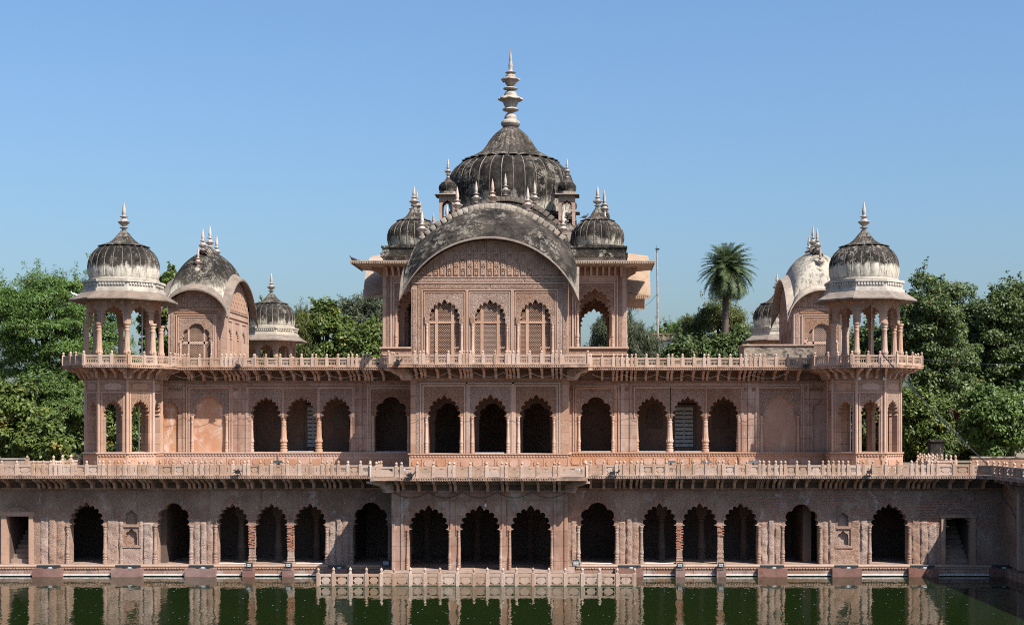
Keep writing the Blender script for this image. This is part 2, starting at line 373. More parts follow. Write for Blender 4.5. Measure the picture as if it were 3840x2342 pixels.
def foil(cx, w, z0, zs, za, wt, bulge=.50, spike=.09, pw=.92, k=.86, seg=7):
    """cusped (multifoil) arch outline from left foot to right foot"""
    tot = sum(wt); acc = [0]
    for q in wt: acc.append(acc[-1] + q / tot)
    hh = (za - zs) * .90
    def base(u):
        th = PI * (1 - u); return (cx + w * k * math.copysign(abs(math.cos(th)) ** .93, math.cos(th)), zs + hh * math.sin(th) ** pw)
    if len(wt) == 5: spike = 0.0; bulge = .36
    pts = [(cx - w, z0), (cx - w, zs - .02)]
    n = len(wt)
    for i in range(n):
        a, b = base(acc[i]), base(acc[i + 1]); dx, dz = b[0] - a[0], b[1] - a[1]; ch = math.hypot(dx, dz)
        nx, nz = -dz / ch, dx / ch
        for j in range(seg + 1):
            if j == seg and i < n - 1: break
            t = j / seg; s = math.sin(PI * t) ** .8 * bulge * ch
            e = .06 * ch * math.sin(2 * PI * t)
            p = [a[0] + dx * t + nx * s - dx / ch * e, a[1] + dz * t + nz * s - dz / ch * e]
            if i == n // 2 and n % 2: p[1] += spike * math.exp(-((t - .5) / .13) ** 2)
            pts.append((p[0], p[1]))
    pts += [(cx + w, zs - .02), (cx + w, z0)]
    return pts
def merge(ps): return ps[0][:-1] + [q for p in ps[1:-1] for q in p[1:-1]] + ps[-1][1:]
W9 = [.9, 1, 1, 1, 1.15, 1, 1, 1, .9]
W11 = [.85, 1, 1, 1, 1.2, 1, 1, 1, .85]
W5 = [.5, 1.25, 2.7, 1.25, .5]
W7 = [.8, 1, 1, 1.3, 1, 1, .8]

def wall_poly(x0, x1, z0, z1, ops):
    p = [(x0, z0)]
    for o in sorted(ops, key=lambda q: q[0][0]): p += o
    return p + [(x1, z0), (x1, z1), (x0, z1)]

def spandrel(mb, pts, cx, w, zb, zt, y0, y1):
    """carved plate between an arch outline and the rectangle around it"""
    arch = [p for p in pts if p[1] > zb]
    mb.prism([[(cx - w, zb), (arch[0][0] - .03, zb)] + [(p[0] + (-.03 if p[0] < cx else .03) * min(1, abs(p[0] - cx) / .2), p[1] + .03) for p in arch] + [(arch[-1][0] + .03, zb), (cx + w, zb), (cx + w, zt), (cx - w, zt)]], y0, y1)

COLP = [(1.30, 0), (1.30, .085), (1.05, .095), (1.05, .11), (1.25, .125), (1.25, .145), (.95, .155), (1.0, .175), (1.22, .20), (1.22, .215), (.98, .235), (1.05, .25), (1.32, .285), (1.30, .315), (1.05, .365), (.98, .45), (.90, .65), (.84, .80), (.98, .815), (.98, .83), (.80, .845), (.84, .875), (1.05, .90), (1.05, .915), (.95, .925), (1.15, .955), (1.28, .962), (1.28, 1.0)]
def column(mb, c, h, r, n=24, flute=.05):
    def rf(a, z):
        q = z / h
        return 1 + flute * math.cos(12 * a) if .26 < q < .80 else 1
    mb.lathe([(a * r, z * h) for a, z in COLP], n, c, rf)
def shared(key, fn, cache={}):
    if key not in cache: cache[key] = fn()
    return cache[key]

FIN1 = [(.16, 0), (.17, .03), (.13, .05), (.12, .10), (.15, .12), (.24, .135), (.25, .15), (.12, .17), (.11, .20), (.18, .23), (.27, .28), (.34, .33), (.33, .345), (.20, .35), (.21, .38), (.16, .42), (.10, .445), (.11, .47), (.22, .485), (.23, .50), (.10, .52), (.085, .56), (.115, .60), (.125, .64), (.10, .74), (.06, .88), (.005, 1.0)]
def finial_mesh(kind='finial', h=1.5):
    def mk():
        m = MB()
        def rf(a, z):
            q = z / h
            return 1 + .10 * math.cos(8 * a) * math.exp(-((q - .325) / .04) ** 2) + (.05 * math.cos(8 * a) if .2 < q < .3 else 0)
        m.lathe([(r * .72 * h / 1.5, z * h) for r, z in FIN1], 24, (0, 0, 0), rf)
        return m.mesh('finial', kind, 35)
    return shared(('fin', kind, h), mk)
FIN2 = [(0.461, 0.0000), (0.550, 0.0155), (0.607, 0.0434), (0.566, 0.0698), (0.445, 0.0853), (0.404, 0.0915), (0.404, 0.1271), (0.364, 0.1364), (0.340, 0.1504), (0.267, 0.1674), (0.178, 0.1860), (0.210, 0.1953), (0.485, 0.2078), (0.534, 0.2171), (0.485, 0.2279), (0.372, 0.2419), (0.364, 0.2512), (0.421, 0.2791), (0.485, 0.3101), (0.534, 0.3349), (0.712, 0.3473), (0.793, 0.3411), (0.785, 0.3535), (0.680, 0.3690), (0.502, 0.3752), (0.421, 0.3907), (0.421, 0.4093), (0.356, 0.4341), (0.243, 0.4527), (0.202, 0.4620), (0.469, 0.4760), (0.485, 0.4822), (0.421, 0.4899), (0.243, 0.5023), (0.178, 0.5116), (0.243, 0.5240), (0.340, 0.5473), (0.404, 0.5767), (0.534, 0.5922), (0.591, 0.5891), (0.582, 0.6031), (0.453, 0.6140), (0.340, 0.6233), (0.340, 0.6388), (0.275, 0.6558), (0.162, 0.6667), (0.324, 0.6775), (0.348, 0.6837), (0.178, 0.6961), (0.146, 0.7039), (0.113, 0.7209), (0.138, 0.7628), (0.138, 0.7783), (0.105, 0.8217), (0.065, 0.8992), (0.024, 0.9612), (0.004, 1.0000)]

# ---- domes -------------------------------------------------------
def dome(parent, c, prof, ribs, mat, name='dome', rib_mat='rib', rib_w=.022, rib_h=.022):
    """ribbed dome with its origin at its base; ribs are separate strips"""
    m = MB(); n = ribs * 4
    m.lathe(prof, n, (0, 0, 0), lambda a, z: 1 + .022 * abs(math.sin(ribs * a / 2)), cap=False)
    me = m.mesh(name, mat, 60)
    o = put(name, me, parent, c)
    def mk():
        q = MB(); rows = []
        P = [p for p in prof if p[0] > prof[0][0] * .3]
        for (r, z) in P:
            w = rib_w * (r / prof[len(prof) // 3][0]) ** .6
            rows.append([(r - .02, -w, z), (r + rib_h, -w * .5, z), (r + rib_h, w * .5, z), (r - .02, w, z)])
        q.grid(rows); return q.mesh('rib', rib_mat, None)
    rm = shared(('rib', tuple(prof), rib_w, rib_mat), mk)
    for i in range(ribs):
        a = 2 * PI * i / ribs; put('rib', rm, o, c, a)
    return o
def cap_mesh(prof, ribs, mat, key):
    def mk():
        m = MB(); r0 = prof[0][0]
        def rf(a, z): return 1 + (.03 * abs(math.cos(ribs * a / 2))) * max(0, 1 - z / (.35 * r0)) + .075 * abs(math.cos(ribs * a / 2))
        m.lathe([(r0 * .80, -.02), (r0 * .99, -.055 * r0 ** .5)] + prof, ribs * 6, (0, 0, 0), rf)
        return m.mesh('lotus_cap', mat, 40)
    return shared(('cap', key), mk)

# ---- curved (bangla) roofs --------------------------------------
def arcz(u, h, rise):
    Rr = (h * h + rise * rise) / (2 * rise); return math.sqrt(max(Rr * Rr - (u * h) ** 2, 0)) - (Rr - rise)
def bangla(parent, c, hx, hy, z_tip, rx, ry, z_top, axis, ridge_half, sag, mat_body, mat_band, band=.5, slope=.28, wall_in=.75, lip=.12, N=22, swell=.6):
    """four-sided curved roof: eaves arch up on every side and droop to the corners; body swells to a ridge"""
    cx, cy = c
    per = []
    for i in range(N): per.append((-1 + 2 * i / N, -1))
    for i in range(N): per.append((1, -1 + 2 * i / N))
    for i in range(N): per.append((1 - 2 * i / N, 1))
    for i in range(N): per.append((-1, 1 - 2 * i / N))
    def ez(u, v):
        return z_tip + (arcz(u, hx, rx) if abs(v) == 1 else arcz(v, hy, ry))
    def ring(ins, dz):
        r = []
        for u, v in per:
            fx, fy = (hx - ins) / hx, (hy - ins) / hy
            za, zb = arcz(fx, hx, rx), arcz(fy, hy, ry); mean = (za + zb) / 2
            if abs(v) == 1: k = max(0, (abs(u) - .55) / .45) ** 2; zz = arcz(u * fx, hx, rx) + (mean - za) * k
            else: k = max(0, (abs(v) - .55) / .45) ** 2; zz = arcz(v * fy, hy, ry) + (mean - zb) * k
            r.append((cx + u * hx * fx, cy + v * hy * fy, z_tip + zz + dz))
        return r
    eb = MB()
    rows = [ring(wall_in, -lip - .05 + .15), ring(.10, -lip - .02), ring(.0, -lip), ring(.0, 0.0), ring(band, slope), ring(band + .12, slope - .02)]
    eb.grid(rows, True); eave = eb.build('curved_eave', mat_band, parent, 35)
    bm_ = MB(); rows = []
    T = 14; bz = z_tip
    for j in range(T + 1):
        t = j / T; h = t + (1 - math.cos(t * PI / 2) - t) * swell; vv = t + (math.sin(t * PI / 2) - t) * swell; r = []
        for (u, v), p in zip(per, ring(band - .02, slope - .03)):
            if axis == 'x': q = u * ridge_half; tp = (cx + q, cy, z_top - sag * (q / ridge_half) ** 2)
            else: q = v * ridge_half; tp = (cx, cy + q, z_top - sag * (q / ridge_half) ** 2)
            r.append((p[0] + (tp[0] - p[0]) * h, p[1] + (tp[1] - p[1]) * h, p[2] + (tp[2] - p[2]) * vv))
        rows.append(r)
    bm_.grid(rows, True)
    body = bm_.build('roof', mat_body, parent, 50, at=(cx, cy, z_tip + min(rx, ry)))
    return eave, body
# ------------------------------------------------------------------ setting
AX = -4.90                                   # symmetry axis of the palace
YL, YLC, YU, YUC = 69.5, 66.6, 77.0, 73.75   # wall planes: lower wings, lower centre, upper wings, upper centre
ZF, ZT, ZU, ZR = .50, 4.80, 5.76, 10.25      # arcade floor, terrace, upper floor, roof terrace
XR = 20.15                                   # east return of the tank wall
HC = 4.05                                    # half width of the centre block

m = MB(); m.add([(-700, -90, 0), (700, -90, 0), (700, 74, 0), (-700, 74, 0)], [(0, 1, 2, 3)])
tag(m.build('water', 'water'), 'still dark green pond water mirroring the arcade', None, kind='structure')
m = MB(); m.add([(-2500, 80.5, 4.7), (2500, 80.5, 4.7), (2500, 4500, 4.7), (-2500, 4500, 4.7)], [(0, 1, 2, 3)])
tag(m.build('ground', 'ground'), 'dusty ground under the trees behind the palace', None, kind='structure')
m = MB(); m.box(-36, 36, 69.2, 80.6, 4.45, 4.80); m.box(AX - HC - .2, AX + HC + .2, 66.2, 69.2, 4.45, 4.80); m.box(XR + .2, 36, 40, 69.2, 4.45, 4.80); m.box(19.25, XR + .19, 40, 69.19, 4.66, 4.79); m.box(17, 19.24, 68.45, 69.19, 4.66, 4.79)
tag(m.build('terrace', 'paving'), 'stone terrace above the lower arcade', None, kind='structure')

# ------------------------------------------------------------------ shared stone pieces
def post_mesh():
    m = MB(); m.box(-.068, .068, -.068, .068, 0, .50); m.frustum(-.068, .068, -.068, .068, .50, .515, .02)
    m.lathe([(.05, .51), (.042, .53), (.06, .545), (.042, .56), (.05, .575), (.068, .60), (.066, .63), (.045, .66), (.02, .68), (.004, .70)], 10, (0, 0, 0))
    return m.mesh('post', 'sand_rail')
POST = post_mesh()
def scallop(w, h, k=.16):
    """star-edged cartouche outline"""
    pts = []; n = 24
    for i in range(n):
        a = 2 * PI * i / n; r = 1 + (.10 if i % 2 else -.10)
        cx, cz = math.cos(a), math.sin(a); q = (abs(cx) ** 3.2 + abs(cz) ** 3.2) ** (-1 / 3.2)
        pts.append((w / 2 * cx * q * r * .92, h / 2 * cz * q * r * .92))
    return pts
def frame(m, w, h, b, y0, y1, z0=0.0):
    m.box(-w / 2, w / 2, y0, y1, z0, z0 + b); m.box(-w / 2, w / 2, y0, y1, z0 + h - b, z0 + h)
    m.box(-w / 2, -w / 2 + b, y0, y1, z0 + b, z0 + h - b); m.box(w / 2 - b, w / 2, y0, y1, z0 + b, z0 + h - b)
def panel_star(pierced):
    m = MB(); frame(m, 1, .46, .09, -.04, .04)
    o = scallop(.66, .26); o = [(x, z + .23) for x, z in o]; m.prism([o], -.022, .022)
    m.box(-.03, .03, -.02, .02, .085, .375); m.box(-.42, .42, -.019, .019, .21, .25)
    if not pierced:
        m.box(-.42, .42, -.004, .018, .085, .375)
    return m.mesh('panel', 'sand_rail')
def panel_lattice():
    m = MB(); frame(m, 1, .46, .085, -.04, .04)
    for i in range(6):
        for s in (-1, 1):
            x = -.36 + .144 * i; m.add([(x - .10 * s - .016, -.02, .24), (x - .10 * s + .016, -.02, .24), (x + .10 * s + .016, -.02, .38), (x + .10 * s - .016, -.02, .38),
               (x - .10 * s - .016, .02, .24), (x - .10 * s + .016, .02, .24), (x + .10 * s + .016, .02, .38), (x + .10 * s - .016, .02, .38)],
               [(0, 1, 2, 3), (7, 6, 5, 4), (0, 4, 5, 1), (1, 5, 6, 2), (2, 6, 7, 3), (3, 7, 4, 0)])
        m.box(-.40 + .16 * i - .022, -.40 + .16 * i + .022, -.019, .019, .08, .24)
    m.box(-.42, .42, -.024, .024, .225, .25)
    return m.mesh('panel', 'sand_rail')
def panel_slot():
    m = MB(); frame(m, 1, .46, .14, -.04, .04)
    for z in (.15, .21, .27): m.box(-.37, .37, -.02, .02, z, z + .028)
    m.box(-.05, .05, -.02, .02, .13, .33)
    return m.mesh('panel', 'sand_rail')
PAN = {'star': panel_star(True), 'blind': panel_star(False), 'lattice': panel_lattice(), 'slot': panel_slot()}

def rail(parent, pts, z, kind, sc=1.0, end=True):
    """posts at the given (x, y) points with a panel between each pair"""
    for i, (x, y) in enumerate(pts):
        a = math.atan2(pts[min(i + 1, len(pts) - 1)][1] - pts[max(i - 1, 0)][1], pts[min(i + 1, len(pts) - 1)][0] - pts[max(i - 1, 0)][0])
        put('post', POST, parent, (x, y, z), a, (1, 1, sc * R.uniform(.985, 1.015)))
        if i + 1 < len(pts):
            x2, y2 = pts[i + 1]; L = math.hypot(x2 - x, y2 - y); w = L - .13
            if w < .05: continue
            k = kind
            if k == 'mix': k = 'star' if R.random() < .45 else 'blind'
            if w < .42: k = 'slot'
            put('panel', PAN[k], parent, ((x + x2) / 2, (y + y2) / 2, z + .012), math.atan2(y2 - y, x2 - x), (w, 1, sc))
def bracket_mesh(depth, drop):
    m = MB(); d, h = depth, drop
    prof = [(0, 0), (-d, 0), (-d, -.10), (-d + .03, -.16), (-d + .10, -.20), (-d + .20, -.21), (-d + .24, -.26), (-d * .62, -.34), (-d * .52, -.36), (-d * .44, -.46), (-d * .32, -.58), (-d * .20, -.62), (-d * .15, -.72), (-d * .10, -h), (0, -h)]
    s = h / .86
    m.prism([[(y, z * s if z > -h else -h) for y, z in prof]], -.062, .062, 'x')
    m.box(-.075, .075, -d - .012, -d + .14, -.085, -.004)
    return m.mesh('bracket', 'sand_cornice')
BR_L = bracket_mesh(1.02, .50); BR_U = bracket_mesh(1.14, .52)

def cornice(parent, pts, z0, z1, back, mat='sand_cornice'):
    """balcony slab edge along a polyline (pts run left to right, outer edge), with a rope moulding and a dripping lip"""
    for i in range(len(pts) - 1):
        (xa, ya), (xb, yb) = pts[i], pts[i + 1]; L = math.hypot(xb - xa, yb - ya); a = math.atan2(yb - ya, xb - xa)
        m = MB(); h = z1 - z0
        m.box(0, L, .05, back, z0 + .03, z1)
        m.box(0, L, -.015, back * .9, z1 - .045, z1 + .006)
        m.box(0, L, .02, .2, z0 + .015, z0 + .05)
        n = max(2, int(L / .11))
        for j in range(n):
            x = L * j / n
            m.add([(x + .01, .004, z0 + .045), (x + L / n * .72, .004, z0 + .045), (x + L / n * .92, .004, z1 - .05), (x + L / n * .25, .004, z1 - .05), (x + .01, .07, z0 + .045), (x + L / n * .72, .07, z0 + .045), (x + L / n * .92, .07, z1 - .05), (x + L / n * .25, .07, z1 - .05)],
                  [(0, 1, 2, 3), (0, 4, 5, 1), (1, 5, 6, 2), (2, 6, 7, 3), (3, 7, 4, 0)])
        m.tf(Matrix.Translation((xa, ya, 0)) @ Matrix.Rotation(a, 4, 'Z'))
        m.build('cornice', mat, parent)

def px(base, lst, s=.4405): return [base + v * s for v in lst]
LOW_L = px(0, [-105, 15, 143, 283, 322, 370, 432, 477, 512, 617, 738, 848, 880, 933, 1010, 1060, 1105, 1187, 1225, 1262, 1365, 1478, 1580, 1618, 1665, 1715, 1758, 1800]) + \
        px(700, [297, 395, 492, 527, 628, 722, 822, 860, 963, 1058, 1155, 1197, 1238, 1292, 1373, 1480, 1563])
LOW_R = px(2100, [218, 262, 375, 480, 513, 548, 608, 658, 695, 798, 907, 1005, 1040, 1140, 1245, 1353, 1390, 1498, 1593, 1700, 1733, 1778]) + \
        px(2800, [112, 146, 190, 247, 292, 328, 427, 530, 648, 697, 737, 783, 818, 863, 947, 995, 1075, 1185, 1293, 1403, 1447, 1495, 1545, 1578, 1625, 1765, 1907, 2053])
LOW_C = px(1400, [-28, 195, 240, 375, 510, 647, 687, 825, 965, 1095, 1133, 1265, 1400, 1540, 1582, 1812])
UP_L = px(200, [1228, 1322, 1355, 1472, 1590, 1697, 1740, 1785, 1827, 1880, 1925, 2028], .3726) + px(900, [40, 140, 260, 405, 512, 620, 728, 765, 873, 985, 1092, 1130, 1175, 1240, 1272, 1308, 1425, 1500], .3726)
UP_R = px(2100, [310, 425, 538, 575, 625, 675, 722, 762, 870, 982, 1092, 1130, 1233, 1350, 1452, 1493, 1603, 1715, 1823, 1870, 1918, 1967, 2015, 2057], .3726) + px(2800, [85, 135, 180, 295, 415, 540, 640], .3726)
UP_C = px(900, [1495, 1760, 1813, 1848], .3726) + px(1500, [365, 487, 602, 643, 675, 707, 835, 957, 1070, 1105, 1142, 1185, 1305, 1425, 1535, 1575, 1620, 1890], .3726)

# ------------------------------------------------------------------ lower arcade
LA = thing('lower_arcade', (AX, YL, 0), 'long weathered plaster and sandstone arcade rising from the pond under the terrace', 'arcade')
def mould_frame(m, cx, w, z0, z1, y, b=.10, d=.05):
    m.box(cx - w - b, cx - w, y - d, y, z0, z1 + b); m.box(cx + w, cx + w + b, y - d, y, z0, z1 + b); m.box(cx - w, cx + w, y - d, y, z1, z1 + b)

def arch_px(lo, hi, Y, ya, ys, zf, wt, **k):
    x0, x1 = X(lo, Y), X(hi, Y)
    return foil((x0 + x1) / 2, (x1 - x0) / 2, zf, Z(ys, Y), Z(ya, Y), wt, **k)
ZLT = 4.46
ops_L, ops_R, arches = [], [], []
for lo, hi, ya, wt in [(260, 388, 1891, W9), (588, 711, 1887, W5), (814, 929, 1894, W9), (960, 1075, 1894, W9), (1104, 1220, 1894, W9), (1325, 1456, 1886, W5)]:
    p = arch_px(lo, hi, YL, ya, 1966, ZF, wt); ops_L.append(p); arches.append((p, lo, hi))
for lo, hi, ya, wt in [(2175, 2307, 1886, W5), (2411, 2536, 1894, W9), (2560, 2688, 1894, W9), (2715, 2840, 1894, W9), (2941, 3071, 1894, W5), (3267, 3404, 1896, W9)]:
    p = arch_px(lo, hi, YL, ya, 1968, ZF, wt); ops_R.append(p); arches.append((p, lo, hi))
def rect(lo, hi, Y, ytop, z0):
    return [(X(lo, Y), z0), (X(lo, Y), Z(ytop, Y)), (X(hi, Y), Z(ytop, Y)), (X(hi, Y), z0)]
ops_L.append(rect(22, 112, YL, 1932, ZF)); ops_R.append(rect(3542, 3639, YL, 1938, ZF))
def niche_hole(lo, hi, Y, ya, yb):
    c = (X(lo, Y) + X(hi, Y)) / 2; w = (X(hi, Y) - X(lo, Y)) / 2; zs = Z(ya + 22, Y)
    return foil(c, w, Z(yb, Y), zs, Z(ya, Y), [1, 1.2, 1], bulge=.3, spike=.05)
hol_L = [niche_hole(471, 514, YL, 1986, 2041), niche_hole(471, 514, YL, 1916, 1964)]
hol_R = [niche_hole(3141, 3182, YL, 1993, 2043), niche_hole(3141, 3182, YL, 1924, 1972)]
for x0, x1, ops, hol in ((-36, AX - HC - .003, ops_L, hol_L), (AX + HC + .003, XR, ops_R, hol_R)):
    tr = ops[2:5] if x0 < -30 else ops[1:4]; ops = [o for o in ops if o not in tr] + [merge(tr)]
    m = MB(); m.prism([wall_poly(x0, x1, ZF, ZLT, ops)] + hol, YL, YL + .62); m.build('wall', 'plaster', LA)
    for h in hol:
        xs = [p[0] for p in h]; zs = [p[1] for p in h]; m = MB(); m.box(min(xs) - .06, max(xs) + .06, YL + .16, YL + .2, min(zs) - .05, max(zs) + .05); m.build('niche_back', 'plaster_rough', LA)
    lo = hol[0]; xs = [p[0] for p in lo]; zs = [p[1] for p in lo]; m = MB(); mould_frame(m, (min(xs) + max(xs)) / 2, (max(xs) - min(xs)) / 2 + .1, min(zs) - .12, max(zs) + .1, YL, .08, .06)
    m.box(min(xs) - .22, max(xs) + .22, YL - .07, YL, min(zs) - .14, min(zs) - .02); m.build('niche_frame', 'plaster_rough', LA)
# centre block of the lower arcade
opc = [arch_px(1532, 1682, YLC, 1905, 1984, ZF, W11), arch_px(1724, 1874, YLC, 1905, 1984, ZF, W11), arch_px(1915, 2065, YLC, 1905, 1984, ZF, W11)]
m = MB(); m.prism([wall_poly(AX - HC, AX + HC, ZF, ZLT, opc)], YLC, YLC + .6); m.build('wall', 'sand_wall', LA)
for s in (-1, 1):
    m = MB(); xa = AX + s * HC
    m.box(min(xa, xa - s * .5), max(xa, xa - s * .5), YLC + .602, YL + .8, ZF, ZLT); m.build('wall', 'sand_wall', LA)
    m = MB()
    for yy in (.05, .30): m.box(min(xa, xa + s * .04) , max(xa, xa + s * .04), YLC + yy, YLC + yy + .12, ZF, ZLT)
    m.build('pilaster', 'sand_wall', LA)
for p in opc:
    c = (p[0][0] + p[-1][0]) / 2; m = MB()
    mould_frame(m, c, 1.06, 2.1, Z(1876, YLC), YLC, .05, .025); m.build('frame_moulding', 'sand_wall', LA)
    for s in (-1, 1):
        m = MB(); m.lathe([(0.02, 0), (.15, .005), (.15, .02), (.12, .03), (.09, .035), (.09, .045), (.05, .05), (.01, .055)], 14, (0, 0, 0)); m.tf(Matrix.Translation((c + s * .78, YLC, Z(1906, YLC))) @ Matrix.Rotation(PI / 2, 4, 'X')); m.build('rosette', 'sand_wall', LA, 40)
for xx in (AX - HC + .02, AX - HC + .42, AX - 1.34, AX + 1.03, AX + HC - .62, AX + HC - .12):
    m = MB(); m.box(xx, xx + .11, YLC - .045, YLC, ZF, 4.05); m.build('pilaster', 'sand_wall', LA)
m = MB(); m.box(AX - HC - .03, AX + HC + .03, YLC - .07, YLC - .001, 4.06, 4.18); m.build('frieze', 'sand_wall', LA)
# back wall, ceiling beams, floor and plinth
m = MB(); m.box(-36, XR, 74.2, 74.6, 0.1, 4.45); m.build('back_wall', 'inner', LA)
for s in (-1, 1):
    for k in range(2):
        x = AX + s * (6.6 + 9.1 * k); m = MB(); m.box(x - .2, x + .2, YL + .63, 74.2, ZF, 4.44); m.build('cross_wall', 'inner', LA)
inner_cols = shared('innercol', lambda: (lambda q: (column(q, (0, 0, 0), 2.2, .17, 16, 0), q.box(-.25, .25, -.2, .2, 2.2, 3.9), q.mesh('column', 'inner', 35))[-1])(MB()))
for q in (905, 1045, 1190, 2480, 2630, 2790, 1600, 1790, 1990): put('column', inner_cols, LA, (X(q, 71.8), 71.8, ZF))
m = MB(); m.box(-36, XR, 68.95, 74.2, 0.02, ZF); m.box(AX - HC - .35, AX + HC + .35, 65.4, 68.95, 0.02, ZF - .01); m.build('floor', 'paving', LA)
xx = -36.0
while xx < XR:                         # plinth course of long stones
    L = R.uniform(1.5, 2.6); x2 = min(xx + L, XR)
    if not (AX - HC - .2 < (xx + x2) / 2 < AX + HC + .2):
        m = MB(); m.box(xx + .008, x2 - .008, 68.62 + R.uniform(-.008, .008), 69.0, 0.0, .375); m.build('plinth_stone', 'sand_wall', LA)
    xx = x2
for x0, x1 in ((-36, AX - HC - .36), (AX + HC + .36, XR)):
    m = MB(); m.box(x0, x1, 68.56, 69.0, .44, .506); m.box(x0, x1, 68.60, 69.0, .385, .44)
    n = int((x1 - x0) / .13)
    for i in range(n):
        x = x0 + (x1 - x0) * i / n; m.frustum(x + .015, x + .115, 68.575, 68.62, .35, .43, .004)
    m.build('plinth_moulding', 'sand_plain', LA)
    m = MB(); m.tube([(x0, 68.56, .055), (x1, 68.56, .06)], .035, 8); m.build('pipe', 'white_paint', LA)
    m = MB(); m.box(x0, x1, 68.60, 68.66, -.1, .05); m.build('algae_band', 'algae', LA)
PEDS = [(121, 229), (416, 531), (692, 806), (909, 951), (1058, 1099), (1220, 1303), (2307, 2413), (2534, 2569), (2688, 2723), (2842, 2953), (3122, 3232), (3408, 3520), (3716, 3806)]
for a, b in PEDS:
    m = MB(); m.box(X(a, 68.25), X(b, 68.25), 68.25, 68.63, -.3, .40 + R.uniform(-.01, .01)); m.build('pedestal', 'pedestal', LA)
# pier plaster: eroded skins with real relief, columns beside each opening
def rough_plate(x0, x1, z0, z1, y, d, name='plaster_skin', mat='plaster_rough', amp=.03, cell=.07):
    nx, nz = max(2, int((x1 - x0) / cell)), max(2, int((z1 - z0) / cell)); rows = []
    ph = R.uniform(0, 99)
    for j in range(nz + 1):
        row = []
        for i in range(nx + 1):
            u, w = i / nx, j / nz
            e = min(1, min(u, 1 - u) * nx * 4) * min(1, (1 - w) * nz * 1.5)
            from mathutils import noise as mn
            q = mn.noise(((x0 + u * (x1 - x0)) * 2.2 + ph, w * 3.1 * (z1 - z0) * .8, ph)) + .6 * mn.noise(((x0 + u * (x1 - x0)) * 7 + ph, w * (z1 - z0) * 6.5, ph + 4))
            wob = .05 * mn.noise((ph, w * (z1 - z0) * 3, 7.7)) * (1 if i in (0, nx) else 0)
            row.append((x0 + u * (x1 - x0) + wob, y - e * (d + amp * q) + .004, z0 + w * (z1 - z0)))
        rows.append(row)
    m = MB(); m.grid(rows); m.build(name, mat, LA, 60)
def lp(v): return X(v, YL)
piers = [(150, 243), (400, 465), (520, 575), (725, 800), (1233, 1310), (2140, 2165), (2320, 2398), (2852, 2930), (3085, 3133), (3190, 3255), (3418, 3512)]
for a, b in piers:
    w = lp(b) - lp(a)
    n = 3 if w > .9 else (2 if w > .6 else 1); c = [0] + sorted(R.uniform(.3, .7) if n == 2 else v for v in ([.34, .66] if n == 3 else [.5] * (n - 1))) + [1]
    for i in range(n):
        rough_plate(lp(a) + w * c[i] + .012, lp(a) + w * c[i + 1] - .012, ZF, R.uniform(2.45, 2.75) if n > 1 else 2.6, YL, .045 + .03 * (i % 2), amp=.045, cell=.055)
rough_plate(lp(455), lp(530), ZF, 1.30, YL, .03, amp=.03); rough_plate(lp(3120), lp(3205), ZF, 1.32, YL, .03, amp=.03)
def jamb_mesh(h, r, mat):
    def mk():
        m = MB(); column(m, (0, 0, 0), h, r, 16, .04); return m.mesh('jamb_column', mat, 35)
    return shared(('jamb', h, r, mat), mk)
for p, lo, hi in arches:
    zs = p[1][1]
    for e, s in ((p[0][0], -1), (p[-1][0], 1)):
        if (s < 0 and lo in (960, 1104, 2560, 2715)) or (s > 0 and lo in (814, 960, 2411, 2560)): continue
        put('jamb_column', jamb_mesh(2.05, .085, 'plaster_rough'), LA, (e + s * .075, YL - .005, ZF), sc=(1, 1, (zs - ZF) / 2.05))
for p in opc:
    for e, s in ((p[0][0], -1), (p[-1][0], 1)):
        put('jamb_column', jamb_mesh(2.0, .06, 'sand_wall'), LA, (e + s * .05, YLC - .01, ZF), sc=(1, 1, (p[1][1] - ZF) / 2.0))
# brick piers of the two triple openings: mouldings below, bare bricks above
BRK = (lambda q: (q.box(-.105, .105, -.055, .055, 0, .055), q.mesh('brick', 'brick'))[-1])(MB())
for a, b, hi_f in ((930, 959, .42), (1076, 1103, .35), (2537, 2559, .36), (2690, 2713, .72)):
    c = (lp(a) + lp(b)) / 2; zt = Z(1967, YL); y = YL + .12
    pier = thing('brick_pier', (c, y, ZF), '', None); del pier['label']; pier.parent = LA; pier.location = Vector((c, y, ZF)) - wl(LA)
    zb = ZF + (zt - ZF) * hi_f
    m = MB(); prof = [(1.22, 0), (1.2, .10), (1.0, .12), (1.0, .2), (1.15, .23), (1.12, .28), (.97, .31), (.97, .38), (1.08, .41), (1.05, .47), (.92, .50), (.95, .62), (.9, 1.0)]
    m.lathe([(r * .205, z * (zb - ZF)) for r, z in prof], 4, (c, y, ZF), a0=PI / 4); m.build('pier_base', 'plaster_rough', pier)
    m = MB(); m.box(c - .115, c + .115, y - .10, y + .3, zb - .02, zt); m.build('pier_core', 'plaster_rough', pier)
    k = 0; z = zb
    while z < zt - .06:
        off = (k % 2) * .10
        for bx in (-.06 - off * .3, .10 - off):
            put('brick', BRK, pier, (c + bx * .9 + R.uniform(-.012, .012), y - .10 + R.uniform(-.02, .02), z), R.uniform(-.05, .05), (R.uniform(.68, .86), 1, 1))
        z += .064; k += 1
    m = MB(); m.box(c - .165, c + .165, YL - .02, YL + .5, zt - .05, zt + .03); m.build('pier_cap', 'plaster_rough', pier)
